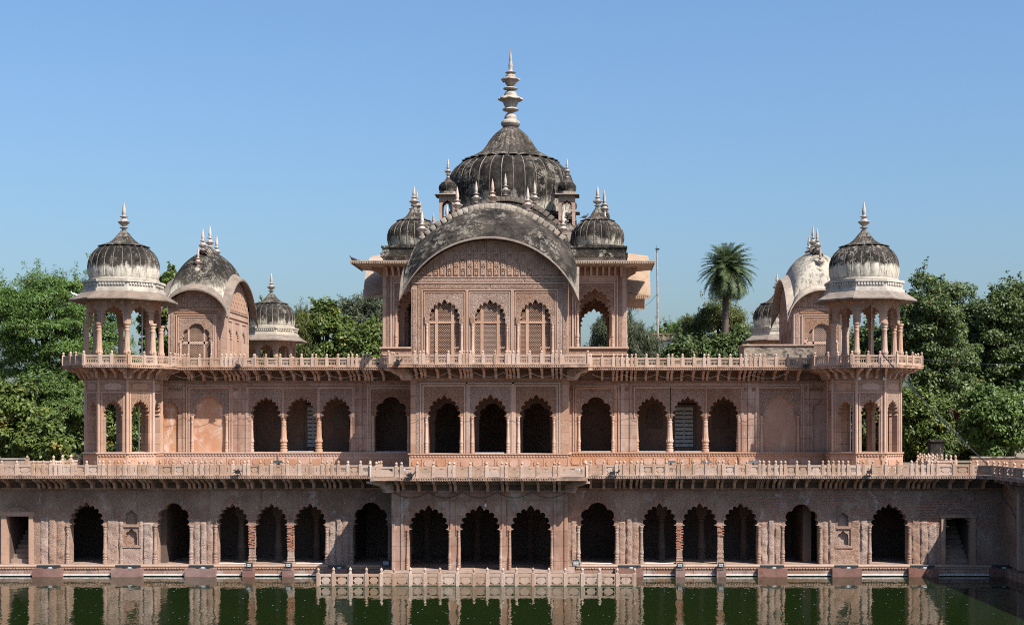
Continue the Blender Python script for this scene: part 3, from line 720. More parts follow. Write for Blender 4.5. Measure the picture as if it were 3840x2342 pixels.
# exposed brick courses on the upper wall and round the arches (too many to single out)
from mathutils import noise as brick_noise
bm_ = MB()
def brick_patch(a, b, ya, yb, dens):
    z = Z(yb, YL); k = 0
    while z < Z(ya, YL):
        x = lp(a) + (k % 2) * .11
        while x < lp(b):
            if R.random() < dens * .95 and brick_noise.noise((x * .9, z * 1.3, 3.3)) + .4 * brick_noise.noise((x * 2.7, z * 3.1, 8.1)) > .02 - .12 * dens:
                ok = True
                for p, l_, h_ in arches:
                    c = (p[0][0] + p[-1][0]) / 2; w = p[-1][0] - c + .07
                    top = max(q[1] for q in p)
                    if abs(x + .1 - c) < w + .12 and z < top + .12: ok = False
                if ok: bm_.box(x, x + .195, YL - .012 - R.uniform(0, .014), YL + .03, z, z + .05)
            x += .215
        z += .075; k += 1
for a in [(2800, 2935, 1860, 1975, 1.0), (3075, 3260, 1850, 1930, 1.0), (3080, 3135, 1930, 1965, .35), (3410, 3700, 1860, 1975, 1.0), (3640, 3810, 1880, 1990, .35), (2935, 3080, 1850, 1900, .9), (3260, 3410, 1855, 1900, 1.0), (700, 830, 1905, 1950, .25), (160, 250, 1880, 1905, .15), (1225, 1320, 1850, 1900, .2)]: brick_patch(*a)
for p, lo, hi in arches:                        # voussoir bricks fanned round the arch heads
    c = (p[0][0] + p[-1][0]) / 2; w = p[-1][0] - c; zs = p[1][1]; zh = max(q[1] for q in p) - zs
    for i in range(46):
        a = PI * (i + .5) / 46
        if R.random() < .42: continue
        r1, r2 = 1.03, 1.03 + R.uniform(.10, .19) / w
        x1, z1 = c + w * r1 * math.cos(a), zs + zh * r1 * math.sin(a); x2, z2 = c + w * r2 * math.cos(a), zs + (zh + .02) * r2 * math.sin(a)
        if z2 > 4.15 or z1 < zs + .15: continue
        tx, tz = -math.sin(a) * .024, math.cos(a) * .024
        bm_.prism([[(x1 - tx, z1 - tz), (x1 + tx, z1 + tz), (x2 + tx, z2 + tz), (x2 - tx, z2 - tz)]], YL - .02, YL + .02)
o = bm_.build('exposed_brickwork', 'brick', LA); o['kind'] = 'stuff'
# doorways with stairs
for lo, hi, top, fl, fr, ft in ((26, 110, 1934, 7, 126, 1918), (3544, 3637, 1940, 3529, 3657, 1929)):
    d = thing('doorway', (lp((lo + hi) / 2), YL, ZF), '', None); del d['label']; d.parent = LA; d.location = Vector((lp((lo + hi) / 2), YL, ZF)) - wl(LA)
    m = MB(); m.box(lp(fl), lp(lo), YL - .09, YL + .3, ZF, Z(top, YL)); m.box(lp(hi), lp(fr), YL - .09, YL + .3, ZF, Z(top, YL)); m.box(lp(fl) - .05, lp(fr) + .05, YL - .11, YL + .3, Z(top, YL), Z(ft, YL)); m.build('door_frame', 'wood', d)
    c = (lp(fl) + lp(fr)) / 2; m = MB()
    ar = [(c + (.66) * math.cos(PI * i / 16), Z(ft, YL) + .38 * math.sin(PI * i / 16)) for i in range(17)]; ai = [(c + .58 * math.cos(PI * i / 16), Z(ft, YL) + .31 * math.sin(PI * i / 16)) for i in range(17)]
    m.prism([ar + ai[::-1]], YL - .05, YL + .01); m.build('relieving_arch', 'plaster', d)
    for k in range(9):
        m = MB(); m.box(lp(lo) + .05, lp(hi) - .02, YL + .35 + .3 * k, YL + .66 + .3 * k, ZF, ZF + .21 * (k + 1)); m.build('step', 'paving', d)
    m = MB(); m.box(lp(lo) - .1, lp(lo) + .045, YL + .3, 74.1, ZF, 4.4); m.box(lp(hi) - .015, lp(hi) + .15, YL + .3, 74.1, ZF, 4.4); m.build('stair_wall', 'inner', d)
# brackets, cornice and belt moulding
bxl = [v for v in LOW_L]; yb = 68.30
for v in LOW_L[:-1]: put('bracket', BR_L, LA, (X(v, 68.43), YL, 4.63))
for v in LOW_R[1:]: put('bracket', BR_L, LA, (X(v, 68.43), YL, 4.63))
for v in LOW_C[1:-1]: put('bracket', BR_L, LA, (X(v, YLC - 1), YLC, 4.63))
xl, xr = X(1387, YLC - 1.18), X(2204, YLC - 1.18)
for x, a in ((AX - HC, PI * .25), (AX + HC, -PI * .25)): put('corner_bracket', BR_L, LA, (x, YLC + .02, 4.62), -a, (2.2, 1.3, 1.1))
cornice(LA, [(-36, yb), (xl, yb)], 4.63, 4.815, 1.5); cornice(LA, [(xr, yb), (18.55, yb), (19.15, 67.7), (19.15, 40)], 4.63, 4.815, 1.5)
cornice(LA, [(xl, 69.45), (xl, YLC - 1.18), (xr, YLC - 1.18), (xr, 69.45)], 4.63, 4.815, 1.4)
for x0, x1 in ((-36, AX - HC - .08), (AX + HC + .08, XR)):
    m = MB(); m.box(x0, x1, YL - .07, YL - .001, 4.06, 4.14); m.box(x0, x1, YL - .11, YL - .002, 4.14, 4.18); m.build('belt_moulding', 'sand_wall', LA)
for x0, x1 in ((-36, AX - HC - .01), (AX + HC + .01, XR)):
    m = MB(); m.box(x0, x1, YL - .012, YL - .001, 4.185, 4.46); m.build('shade_band', 'bracket_shade', LA)  # dark strip painting the shade under the terrace balcony
m = MB(); m.box(AX - HC, AX + HC, YLC - .012, YLC - .001, 4.185, 4.46); m.build('shade_band', 'bracket_shade', LA)
# east return wall
m = MB(); m.box(XR, XR + .6, 40, YL + .3, ZF, ZLT); m.build('return_wall', 'sand_wall', LA)
m = MB(); m.box(XR + .62, 36, 68.9, YL + .2, ZF, ZLT); m.box(XR + .1, 36, 40, 69, 0, ZF - .02); m.box(19.9, XR + .1, 40, 68.6, -.2, .38); m.build('return_base', 'sand_wall', LA)
for yy in (67.2, 66.0, 64.8, 63.6, 62.4): put('bracket', BR_L, LA, (XR, yy, 4.63), -PI / 2)
for yy in (66.6, 63): m = MB(); m.box(XR - .14, XR - .001, yy - .2, yy + .2, ZF, 4.0); m.build('pilaster', 'sand_plain', LA)

# ------------------------------------------------------------------ lower balustrades
t = thing('balustrade', (-20, 68.5, 4.8), 'pale pink stone balustrade along the terrace left of the centre block', 'balustrade')
rail(t, [(X(v, 68.43), 68.43) for v in LOW_L], 4.82, 'mix')
t = thing('balustrade', (10, 68.5, 4.8), 'pale pink stone balustrade along the terrace right of the centre block', 'balustrade')
rail(t, [(X(v, 68.43), 68.43) for v in LOW_R], 4.82, 'mix')
t = thing('balustrade', (AX, 65.7, 4.8), 'pierced star panel balustrade on the balcony above the three centre pond arches', 'balustrade')
rail(t, [(xl + .12, 68.2), (xl + .12, 67.4), (xl + .12, 66.6)] + [(X(v, 65.53), 65.53) for v in LOW_C] + [(xr - .12, 66.6), (xr - .12, 67.4), (xr - .12, 68.2)], 4.82, 'star', 1.0)
t = thing('balustrade', (19.2, 66, 4.8), 'balustrade turning the corner at the far right over the pond', 'balustrade')
rail(t, [(18.62, 68.48), (19.22, 67.78), (19.25, 67.0), (19.25, 66.2), (19.25, 65.8), (19.25, 64.6), (19.25, 63.4), (19.25, 62.2)], 4.82, 'mix')
t = thing('balustrade', (AX, 64.4, 0), 'low star panel balustrade standing in the pond water', 'balustrade')
WB = px(700, [1120, 1250, 1393, 1530, 1657, 1765]) + px(1400, [315, 440, 567, 717, 857, 970, 1103, 1217, 1360, 1495, 1633, 1780]) + px(2100, [337, 487, 637])
rail(t, [(X(v, 64.4), 64.4) for v in WB], -.06, 'star', 1.28)
m = MB(); m.box(X(WB[0], 64.4), X(WB[-1], 64.4), 64.34, 64.46, -.1, .045); m.build('algae_band', 'algae', t)

# ------------------------------------------------------------------ upper gallery
UG = thing('upper_gallery', (AX, YU, ZT), 'carved pink sandstone upper storey with cusped arches behind the terrace', 'gallery')
ZUT = 10.06
uo_L, uo_R, ua, blind = [], [], [], []
for lo, hi, wt in [(941, 1049, W9), (1074, 1181, W9), (1207, 1314, W9), (1405, 1528, W5)]:
    p = arch_px(lo, hi, YU, 1492, 1557, ZU, wt); uo_L.append(p); ua.append(p)
for lo, hi, wt in [(2176, 2294, W5), (2390, 2502, W9), (2525, 2634, W9), (2659, 2769, W9)]:
    p = arch_px(lo, hi, YU, 1492, 1557, ZU, wt); uo_R.append(p); ua.append(p)
for lo, hi, wt, ya, L in [(726, 845, W5, 1490, uo_L), (612, 668, W7, 1506, uo_L), (2861, 2988, W5, 1490, uo_R), (3048, 3105, W7, 1506, uo_R)]:
    p = arch_px(lo, hi, YU, ya, 1557, ZU, wt); L.append(p); blind.append(p)
TX = (-24.19, 14.61); TY = 75.5
for x0, x1, ops in ((TX[0] + 1.3, AX - HC - .003, uo_L), (AX + HC + .003, TX[1] - 1.3, uo_R)):
    tr = ops[0:3] if x0 < -20 else ops[1:4]; ops = [o for o in ops if o not in tr] + [merge(tr)]
    m = MB(); m.prism([wall_poly(x0, x1, ZU, ZUT, ops)], YU, YU + .55); m.build('wall', 'sand_wall', UG)
    m = MB(); m.box(x0, x1, YU - .30, YU + .55, ZT, ZU - .06); m.build('plinth', 'sand_plinth', UG)
    m = MB(); m.box(x0, x1, YU - .36, 80.2, ZU - .06, ZU); m.build('sill', 'sand_plain', UG)
    m = MB(); n = int((x1 - x0) / .155)
    for i in range(n):
        x = x0 + (x1 - x0) * (i + .5) / n
        m.lathe([(.075, 0), (.07, .02), (.03, .035)], 8, (0, 0, 0)); m.tf(Matrix.Translation((x, YU - .30, ZU - .14)) @ Matrix.Rotation(PI / 2, 4, 'X') , len(m.v) - 24)
    m.build('petal_moulding', 'sand_plinth', UG)['kind'] = 'stuff'
    n = int((x1 - x0) / .63)
    me = shared('cart', lambda: (lambda q: (q.prism([scallop(.50, .36)], -.03, .0), q.mesh('cartouche', 'sand_plinth'))[-1])(MB()))
    ms = shared('cartf', lambda: (lambda q: (q.box(-.02, .02, -.02, 0, -.24, .24), q.mesh('panel_joint', 'sand_plinth'))[-1])(MB()))
    for i in range(n):
        x = x0 + (x1 - x0) * (i + .5) / n; put('cartouche', me, UG, (x, YU - .30, ZU - .50)); put('panel_joint', ms, UG, (x + (x1 - x0) / n / 2, YU - .30, ZU - .50))
for p in blind:
    xs = [q[0] for q in p]; m = MB(); m.box(min(xs) - .05, max(xs) + .05, YU + .13, YU + .17, ZU, max(q[1] for q in p) + .05); m.build('blind_panel', 'plaster_blind' if min(xs) < AX else 'panel_right', UG)
# centre block
opu = [arch_px(1604, 1725, YUC, 1487, 1559, ZU, W11), arch_px(1776, 1900, YUC, 1487, 1559, ZU, W11), arch_px(1949, 2072, YUC, 1487, 1559, ZU, W11)]
m = MB(); m.prism([wall_poly(AX - HC, AX + HC, ZU, ZUT, opu)], YUC, YUC + .75); m.build('wall', 'sand', UG)
for s in (-1, 1):
    m = MB(); xa = AX + s * HC; m.box(min(xa, xa - s * .5), max(xa, xa - s * .5), YUC + .752, YU + .7, ZU, ZUT); m.build('wall', 'sand', UG)
m = MB(); m.box(AX - HC - .06, AX + HC + .06, YUC - .12, YU - .4, ZT, ZU - .07); m.build('plinth', 'sand_plinth', UG)
m = MB(); m.box(AX - HC - .12, AX + HC + .12, YUC - .18, YU - .2, ZU - .07, ZU - .005); m.build('sill', 'sand_plain', UG)
m = MB(); m.box(AX - HC + .5, AX + HC - .5, YUC + .75, 80.2, ZU - .05, ZU - .002); m.build('floor', 'inner', UG)
m = MB()
for i in range(52):
    x = AX - HC + 8.1 * (i + .5) / 52; m.lathe([(.075, 0), (.07, .02), (.03, .035)], 8, (0, 0, 0)); m.tf(Matrix.Translation((x, YUC - .12, ZU - .15)) @ Matrix.Rotation(PI / 2, 4, 'X'), len(m.v) - 24)
m.build('petal_moulding', 'sand_plinth', UG)['kind'] = 'stuff'
for i in range(13): put('cartouche', me, UG, (AX - HC + 8.1 * (i + .5) / 13, YUC - .12, ZU - .52)); put('panel_joint', ms, UG, (AX - HC + 8.1 * (i + 1) / 13 - .02, YUC - .12, ZU - .52))
ip = [foil(AX + q, .72, ZU, 7.5, 8.3, W5) for q in (-2.33, .0, 2.33)]
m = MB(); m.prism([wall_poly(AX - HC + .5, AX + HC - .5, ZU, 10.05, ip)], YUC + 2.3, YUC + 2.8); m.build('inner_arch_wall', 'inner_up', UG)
# arch dressings
CJ = jamb_mesh(1.95, .075, 'sand_plain')
for p in ua + opu + blind[::2]:
    Y = YUC if p in opu else YU; c = (p[0][0] + p[-1][0]) / 2; w = p[-1][0] - c; zt = max(q[1] for q in p); zs = p[1][1]
    tri = w < .83 and p in ua
    m = MB(); mould_frame(m, c, w + (.12 if tri else .20), zs - .1 if tri else ZU, zt + .42, Y, .07, .035)
    if not tri: mould_frame(m, c, w + .34, ZU, zt + .56, Y, .06, .055)
    m.build('frame_moulding', 'sand_plain', UG)
    m = MB(); spandrel(m, p, c, w + (.11 if tri else .18), zs + .05, zt + .40, Y - .016, Y + .01); m.build('spandrel', 'sand_carved', UG)
    for e, s in ((p[0][0], -1), (p[-1][0], 1)):
        if not tri: put('jamb_column', CJ, UG, (e + s * .07, Y - .01, ZU), sc=(1, 1, (zs - ZU) / 1.95))
COLU = (lambda q: (column(q, (0, 0, 0), 1.95, .15, 36, .05), q.mesh('column', 'sand_plain', 35))[-1])(MB())
for v in (1061, 1193, 2512.5, 2646.5): put('column', COLU, UG, (X(v, YU), YU + .22, ZU), sc=(1, 1, (Z(1557, YU) - ZU) / 1.95))
for v in (938, 1318, 2386, 2773): put('column', COLU, UG, (X(v, YU), YU + .22, ZU), sc=(.8, .8, (Z(1557, YU) - ZU) / 1.95))
for xa, Y, w in [(AX - HC + .30, YUC, .2), (AX - 1.27, YUC, .2), (AX + 1.08, YUC, .2), (AX + HC - .55, YUC, .2)]:
    m = MB(); m.box(xa, xa + w, Y - .03, Y, ZU, 9.2); m.build('carved_strip', 'sand_frieze', UG)
m = MB(); m.box(AX - HC + .3, AX + HC - .35, YUC - .028, YUC, 9.22, 9.42); m.build('frieze', 'sand_frieze', UG)
for v, w in ((690, .14), (868, .12), (900, .16), (925, .10), (1330, .12), (1352, .16), (1385, .1), (2305, .1), (2335, .2), (2365, .12), (2785, .12), (2812, .2), (2840, .1), (3005, .12), (3030, .1)):
    m = MB(); m.box(X(v, YU) - w / 2, X(v, YU) + w / 2, YU - .045, YU, ZU, 9.45); m.build('pilaster', 'sand_wall', UG)
for x0, x1 in ((TX[0] + 1.9, AX - HC - .05), (AX + HC + .05, TX[1] - 1.9)):
    m = MB(); m.box(x0, x1, YU - .06, YU - .001, 9.46, 9.60); m.build('frieze', 'sand_frieze', UG)
    m = MB(); m.box(x0, x1, YU - .022, YU - .001, 9.02, 9.2); m.build('frieze', 'sand_frieze', UG)
# rooms behind
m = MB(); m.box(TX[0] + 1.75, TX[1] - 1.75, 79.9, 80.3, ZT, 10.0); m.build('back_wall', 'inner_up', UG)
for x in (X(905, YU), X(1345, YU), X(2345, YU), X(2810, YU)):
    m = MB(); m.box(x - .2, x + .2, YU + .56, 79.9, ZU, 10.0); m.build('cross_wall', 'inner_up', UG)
for lo, hi in ((1152, 1196), (2530, 2600)):
    dx0, dx1 = X(lo, 79.8), X(hi, 79.8); d = thing('door', ((dx0 + dx1) / 2, 79.85, ZU), '', None); del d['label']; d.parent = UG; d.location = Vector(((dx0 + dx1) / 2, 79.85, ZU)) - wl(UG)
    for k in (0, 1):
        a = dx0 + (dx1 - dx0) * k / 2 + .01; b = dx0 + (dx1 - dx0) * (k + 1) / 2 - .01
        m = MB(); m.box(a, b, 79.80, 79.86, ZU + .25, 8.2); m.build('leaf', 'door', d)
        for j in range(9): m = MB(); m.box(a + .03, b - .03, 79.775, 79.8, ZU + .42 + .22 * j, ZU + .48 + .22 * j); m.build('iron_band', 'iron', d)
    m = MB(); mould_frame(m, (dx0 + dx1) / 2, (dx1 - dx0) / 2, ZU, 8.22, 79.9, .12, .14); m.build('door_frame', 'inner', d)
for lo, hi in ((1030, 1078), (1255, 1310), (2424, 2486), (2670, 2734)):
    p = foil((X(lo, 79.9) + X(hi, 79.9)) / 2, (X(hi, 79.9) - X(lo, 79.9)) / 2, Z(1607, 79.9), Z(1550, 79.9), Z(1520, 79.9), W5)
    m = MB(); m.prism([p], 79.86, 79.895); m.build('wall_niche', 'inner', UG)
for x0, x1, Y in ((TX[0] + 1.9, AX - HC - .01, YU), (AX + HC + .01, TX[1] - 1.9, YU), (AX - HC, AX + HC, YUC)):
    m = MB(); m.box(x0, x1, Y - .012, Y - .001, 9.605, 10.06); m.build('shade_band', 'bracket_shade', UG)  # dark strip painting the shade under the roof balcony
# roof slab, balcony, brackets, outer walls
m = MB(); m.box(TX[0] + 1.2, TX[1] - 1.2, YU - .4, 113, 10.06, 10.23); m.box(AX - HC - .2, AX + HC + .2, YUC - .2, YU - .4, 10.06, 10.22); m.build('roof_slab', 'paving', UG)
m = MB(); m.box(TX[0] + 1.72, TX[0] + 2.2, 77.6, 113, ZT, 10.05); m.box(TX[1] - 2.2, TX[1] - 1.72, 77.6, 113, ZT, 10.05); m.box(TX[0] + 2.2, TX[1] - 2.2, 112.5, 113, ZT, 10.04); m.build('outer_wall', 'sand_wall', UG)
for v in UP_L[1:-1]: put('bracket', BR_U, UG, (X(v, 75.81), YU, 10.08))
for v in UP_R[1:-1]: put('bracket', BR_U, UG, (X(v, 75.81), YU, 10.08))
for v in UP_C[1:-1]: put('bracket', BR_U, UG, (X(v, 72.58), YUC, 10.08))
ul, ur = X(1451, 72.45), X(2210, 72.45)
for x, a in ((AX - HC, PI * .25), (AX + HC, -PI * .25)): put('corner_bracket', BR_U, UG, (x, YUC + .02, 10.07), -a, (2.4, 1.35, 1.1))
cornice(UG, [(TX[0] + 2.0, 75.70), (ul, 75.70)], 10.08, 10.26, 1.4); cornice(UG, [(ur, 75.70), (TX[1] - 2.0, 75.70)], 10.08, 10.26, 1.4)
cornice(UG, [(ul, 76.75), (ul, 72.45), (ur, 72.45), (ur, 76.75)], 10.08, 10.26, 1.3)
t = thing('balustrade', (-15, 76, 10.26), 'lattice roof balustrade between the left tower and the centre hall', 'balustrade')
rail(t, [(X(v, 75.81), 75.81) for v in UP_L], 10.265, 'lattice')
t = thing('balustrade', (7, 76, 10.26), 'lattice roof balustrade between the centre hall and the right tower', 'balustrade')
rail(t, [(X(v, 75.81), 75.81) for v in UP_R], 10.265, 'lattice')
t = thing('balustrade', (AX, 72.7, 10.26), 'lattice balustrade on the projecting balcony before the three screened windows', 'balustrade')
rail(t, [(ul + .12, 75.6), (ul + .12, 74.2), (ul + .12, 73.4)] + [(X(v, 72.58), 72.58) for v in UP_C] + [(ur - .12, 73.4), (ur - .12, 74.2), (ur - .12, 75.6)], 10.265, 'lattice')
# ------------------------------------------------------------------ octagonal corner towers
OS = 1.45; AP = OS / 2 / math.tan(PI / 8)      # face width, apothem
def oct_pts(ap, c):
    r = ap / math.cos(PI / 8); return [(c[0] + r * math.cos(PI / 8 + PI / 4 * i), c[1] + r * math.sin(PI / 8 + PI / 4 * i)) for i in range(8)]
def oct_slab(m, ap, c, z0, z1, ap2=None):
    a = oct_pts(ap, c); b = oct_pts(ap2 or ap, c)
    m.add([(x, y, z0) for x, y in a] + [(x, y, z1) for x, y in b], [tuple(range(7, -1, -1)), tuple(range(8, 16))] + [(i, (i + 1) % 8, 8 + (i + 1) % 8, 8 + i) for i in range(8)])
def face_tf(c, k): return Matrix.Translation((c[0], c[1], 0)) @ Matrix.Rotation(PI / 4 * k, 4, 'Z')
BR_T = bracket_mesh(.98, .50)
for side, tx in enumerate(TX):
    T = thing('corner_tower', (tx, TY, ZT), ['octagonal sandstone tower of open cusped arches at the left end of the upper storey', 'octagonal sandstone tower of open cusped arches at the right end of the upper storey'][side], 'tower', 'octagonal corner towers')
    c = (tx, TY)
    solid = (3,) if side == 0 else (5,)
    for k in range(8):                       # k=0 faces the pond
        m = MB(); w = OS / 2 - .004
        if k in solid: m.box(-w, w, -AP, -AP + .30, ZU + .04, 9.64)
        else:
            p = foil(0, .46, ZU + .04, 7.72, 8.44, W9, spike=.08); m.prism([wall_poly(-w, w, ZU + .04, 9.64, [p])], -AP, -AP + .34)
        m.tf(face_tf(c, k)); m.build('arch_panel', 'sand', T)
        if k not in solid:
            m = MB(); spandrel(m, p, 0, .55, 7.8, 8.82, -AP - .016, -AP + .01); m.tf(face_tf(c, k)); m.build('spandrel', 'sand_carved', T)
            m = MB(); m.box(-w, w, -AP - .04, -AP, 8.84, 8.92); m.box(-.60, -.53, -AP - .035, -AP, ZU, 8.83); m.box(.53, .60, -AP - .035, -AP, ZU, 8.83); m.box(-w, w, -AP - .03, -AP, 9.44, 9.50)
            m.tf(face_tf(c, k)); m.build('frame_moulding', 'sand_plain', T)
            m = MB(); m.prism([[(x, z + 9.18) for x, z in scallop(1.0, .38)]], -AP - .02, -AP + .005); m.tf(face_tf(c, k)); m.build('cartouche', 'sand_plain', T)
            m = MB()
            for i in range(9): m.lathe([(.07, 0), (.065, .02), (.03, .035)], 8, (0, 0, 0)); m.tf(Matrix.Translation((-.64 + .16 * i, -AP - .13, ZU - .12)) @ Matrix.Rotation(PI / 2, 4, 'X'), len(m.v) - 24)
            for xx in (-.36, .36): m.prism([[(x + xx, z + ZU - .5) for x, z in scallop(.52, .36)]], -AP - .155, -AP - .12)
            m.tf(face_tf(c, k)); m.build('plinth_carving', 'sand_plinth', T)
        for i in (-.8, -.27, .27, .8):
            m4 = face_tf(c, k); q = m4 @ Vector((i * .98, -AP, 10.08)); put('bracket', BR_T, T, q, PI / 4 * k + i * -.22)
        a = PI / 8 + PI / 4 * k
    for (x, y) in oct_pts(AP + .01, c):
        m = MB(); m.tube([(x, y, ZU), (x, y, 9.6)], .075, 8); m.build('corner_shaft', 'sand_plain', T)
    m = MB(); oct_slab(m, AP + .12, c, ZT, ZU - .03); m.build('plinth', 'sand_plinth', T)
    m = MB(); oct_slab(m, AP + .18, c, ZU - .03, ZU + .04); m.build('sill', 'sand_plain', T)
    m = MB(); oct_slab(m, AP + .03, c, 9.64, 9.66); oct_slab(m, AP + .06, c, 9.66, 10.08, AP + .1); m.build('neck', 'sand', T)
    ring = oct_pts(AP + 1.12, c); ring = [ring[(5 + i) % 8] for i in range(8)]
    m = MB(); oct_slab(m, AP + 1.04, c, 10.10, 10.25); m.build('platform', 'paving', T)
    fr = oct_pts(AP + 1.10, c)
    order = [3, 4, 5, 6, 7, 0] if side == 0 else [3, 4, 5, 6, 7, 0]
    cornice(T, [fr[i] for i in order], 10.08, 10.262, .5)
    B = thing('balustrade', (tx, TY, 10.26), ['lattice balustrade round the platform of the left domed kiosk', 'lattice balustrade round the platform of the right domed kiosk'][side], 'balustrade', 'balustrades round the tower platforms')
    fi = oct_pts(AP + 1.01, c); pts = []
    for j in range(len(order) - 1):
        a, b = fi[order[j]], fi[order[j + 1]]
        for f in (0, .36, .62): pts.append((a[0] + (b[0] - a[0]) * f, a[1] + (b[1] - a[1]) * f))
    pts.append(fi[order[-1]])
    rail(B, pts, 10.267, 'lattice')

# ------------------------------------------------------------------ domed kiosks (one model, four places)
KD = [(1.70, 0), (1.74, .12), (1.78, .35), (1.79, .62), (1.76, .90), (1.66, 1.18), (1.50, 1.42), (1.28, 1.62), (1.05, 1.76), (.8, 1.88)]
KC = [(1.22, -.06), (1.0, .02), (.72, .13), (.52, .30), (.40, .45), (.27, .63), (.17, .74), (.15, .80)]
def kiosk(loc, label, dmat):
    K = thing('domed_kiosk', loc, label, 'kiosk', 'domed kiosks on the roof corners')
    x, y, z = loc; c = (x, y)
    CM = shared('kcol', lambda: (lambda q: (column(q, (0, 0, 0), 2.2, .145, 36, .05), q.mesh('column', 'sand_plain', 35))[-1])(MB()))
    for (a, b) in oct_pts(AP - .02, c): put('column', CM, K, (a, b, z))
    w = OS / 2 - .006; zb = z + 2.2
    for k in range(8):
        m = MB(); p = foil(0, .50, zb, zb + .30, zb + .82, W7, spike=.06)
        m.prism([wall_poly(-w, w, zb, z + 3.75, [p])], -AP + .02, -AP + .26)
        m.tf(face_tf(c, k)); m.build('arch_panel', 'sand', K)
        m = MB()
        for xx, zz in ((-.42, 1.08), (.42, 1.08), (0, 1.16)):
            b0 = len(m.v); m.lathe([(.12, 0), (.11, .02), (.07, .025), (.05, .035), (.01, .04)], 12, (0, 0, 0)); m.tf(Matrix.Translation((xx, -AP + .02, zb + zz)) @ Matrix.Rotation(PI / 2, 4, 'X'), b0)
        m.box(-w, w, -AP - .01, -AP + .03, z + 3.48, z + 3.56)
        m.tf(face_tf(c, k)); m.build('rosettes', 'sand_plain', K)
    m = MB()                                # sloping eave
    A = [oct_pts(a, c) for a in (1.7, 2.50, 2.54, 2.54, 1.90, 1.85)]; zz = [3.62, 3.36, 3.35, 3.42, 3.86, 3.84]
    m.grid([[(p[0], p[1], z + h) for p in r] for r, h in zip(A, zz)], True); m.build('eave', 'eave', K)
    m = MB(); oct_slab(m, 1.80, c, z + 3.74, z + 3.82); oct_slab(m, 1.96, c, z + 3.82, z + 3.95); oct_slab(m, 1.88, c, z + 3.95, z + 4.02); oct_slab(m, 1.86, c, z + 4.02, z + 4.30, 1.88); oct_slab(m, 1.95, c, z + 4.30, z + 4.42)
    for k in range(8):
        for i in range(9):
            b0 = len(m.v); m.frustum(-.68 + .152 * i, -.57 + .152 * i, -1.925, -1.86, z + 4.15, z + 4.28, .012); m.tf(face_tf(c, k), b0)
    m.build('collar', 'cream', K)
    m = MB(); m.lathe([(1.72, z + 4.42), (1.80, z + 4.46), (1.80, z + 4.52), (1.72, z + 4.55), (1.74, z + 4.58)], 48, (x, y, 0)); m.build('neck_ring', 'cream', K, 50)
    D = dome(K, (x, y, z + 4.56), KD, 24, dmat, rib_mat='rib_half')
    pet = shared(('kpet', dmat), lambda: (lambda q: (q.grid([[(1.715 + .016 * i * (1 - abs(j) / 4), j * .05 * (1 - i / 5), .05 + .075 * i) for j in range(-3, 4)] for i in range(5)]), q.mesh('petal', dmat, 60))[-1])(MB()))
    for i in range(24): put('petal', pet, D, (x, y, z + 4.58), 2 * PI * (i + .5) / 24, (1.012, 1.3, 1))
    put('lotus_cap', cap_mesh(KC, 20, 'cap_dark', 'k'), K, (x, y, z + 6.33))
    put('finial', finial_mesh('finial', 1.62), K, (x, y, z + 7.05), sc=(1.15, 1.15, 1))
    return K
kiosk((TX[0], TY, 10.25), 'large domed kiosk with blackened dome on the left corner tower', 'dome_half')
kiosk((TX[1], TY, 10.25), 'large domed kiosk with black and clean cream dome on the right corner tower', 'dome_right')
kiosk((-24.1, 110.5, 10.25), 'distant domed kiosk behind the left curved roof pavilion', 'dome_dark')
kiosk((14.7, 110.5, 10.25), 'distant domed kiosk half hidden behind the right curved roof pavilion', 'dome_half')

# ------------------------------------------------------------------ jali screens
def jali(mb, x0, x1, z0, z1, y, sp=.104, b=.0125, d=.025):
    """pierced stone lattice filling a rectangle"""
    H, W = z1 - z0, x1 - x0; tn = 1.25
    n = int((W + H / tn) / sp) + 1
    for s in (1, -1):
        for i in range(n):
            u0 = x0 - H / tn + i * sp if s == 1 else x0 + i * sp
            # line x = u0 + (z - z0)/tn*s
            za, zb = z0, z1
            xa, xb = u0, u0 + s * H / tn
            def clip(xa, za, xb, zb):
                t0, t1 = 0., 1.; dx = xb - xa
                if abs(dx) < 1e-6: return (0, 1) if x0 <= xa <= x1 else None
                ta, tb = (x0 - xa) / dx, (x1 - xa) / dx
                if ta > tb: ta, tb = tb, ta
                t0, t1 = max(t0, ta), min(t1, tb)
                return (t0, t1) if t1 - t0 > .01 else None
            q = clip(xa, za, xb, zb)
            if not q: continue
            A = (xa + (xb - xa) * q[0], za + (zb - za) * q[0]); B = (xa + (xb - xa) * q[1], za + (zb - za) * q[1])
            mb.add([(A[0] - b, y, A[1]), (A[0] + b, y, A[1]), (B[0] + b, y, B[1]), (B[0] - b, y, B[1]), (A[0] - b, y + d, A[1]), (A[0] + b, y + d, A[1]), (B[0] + b, y + d, B[1]), (B[0] - b, y + d, B[1])],
                   [(0, 1, 2, 3), (4, 7, 6, 5), (1, 5, 6, 2), (0, 3, 7, 4)])

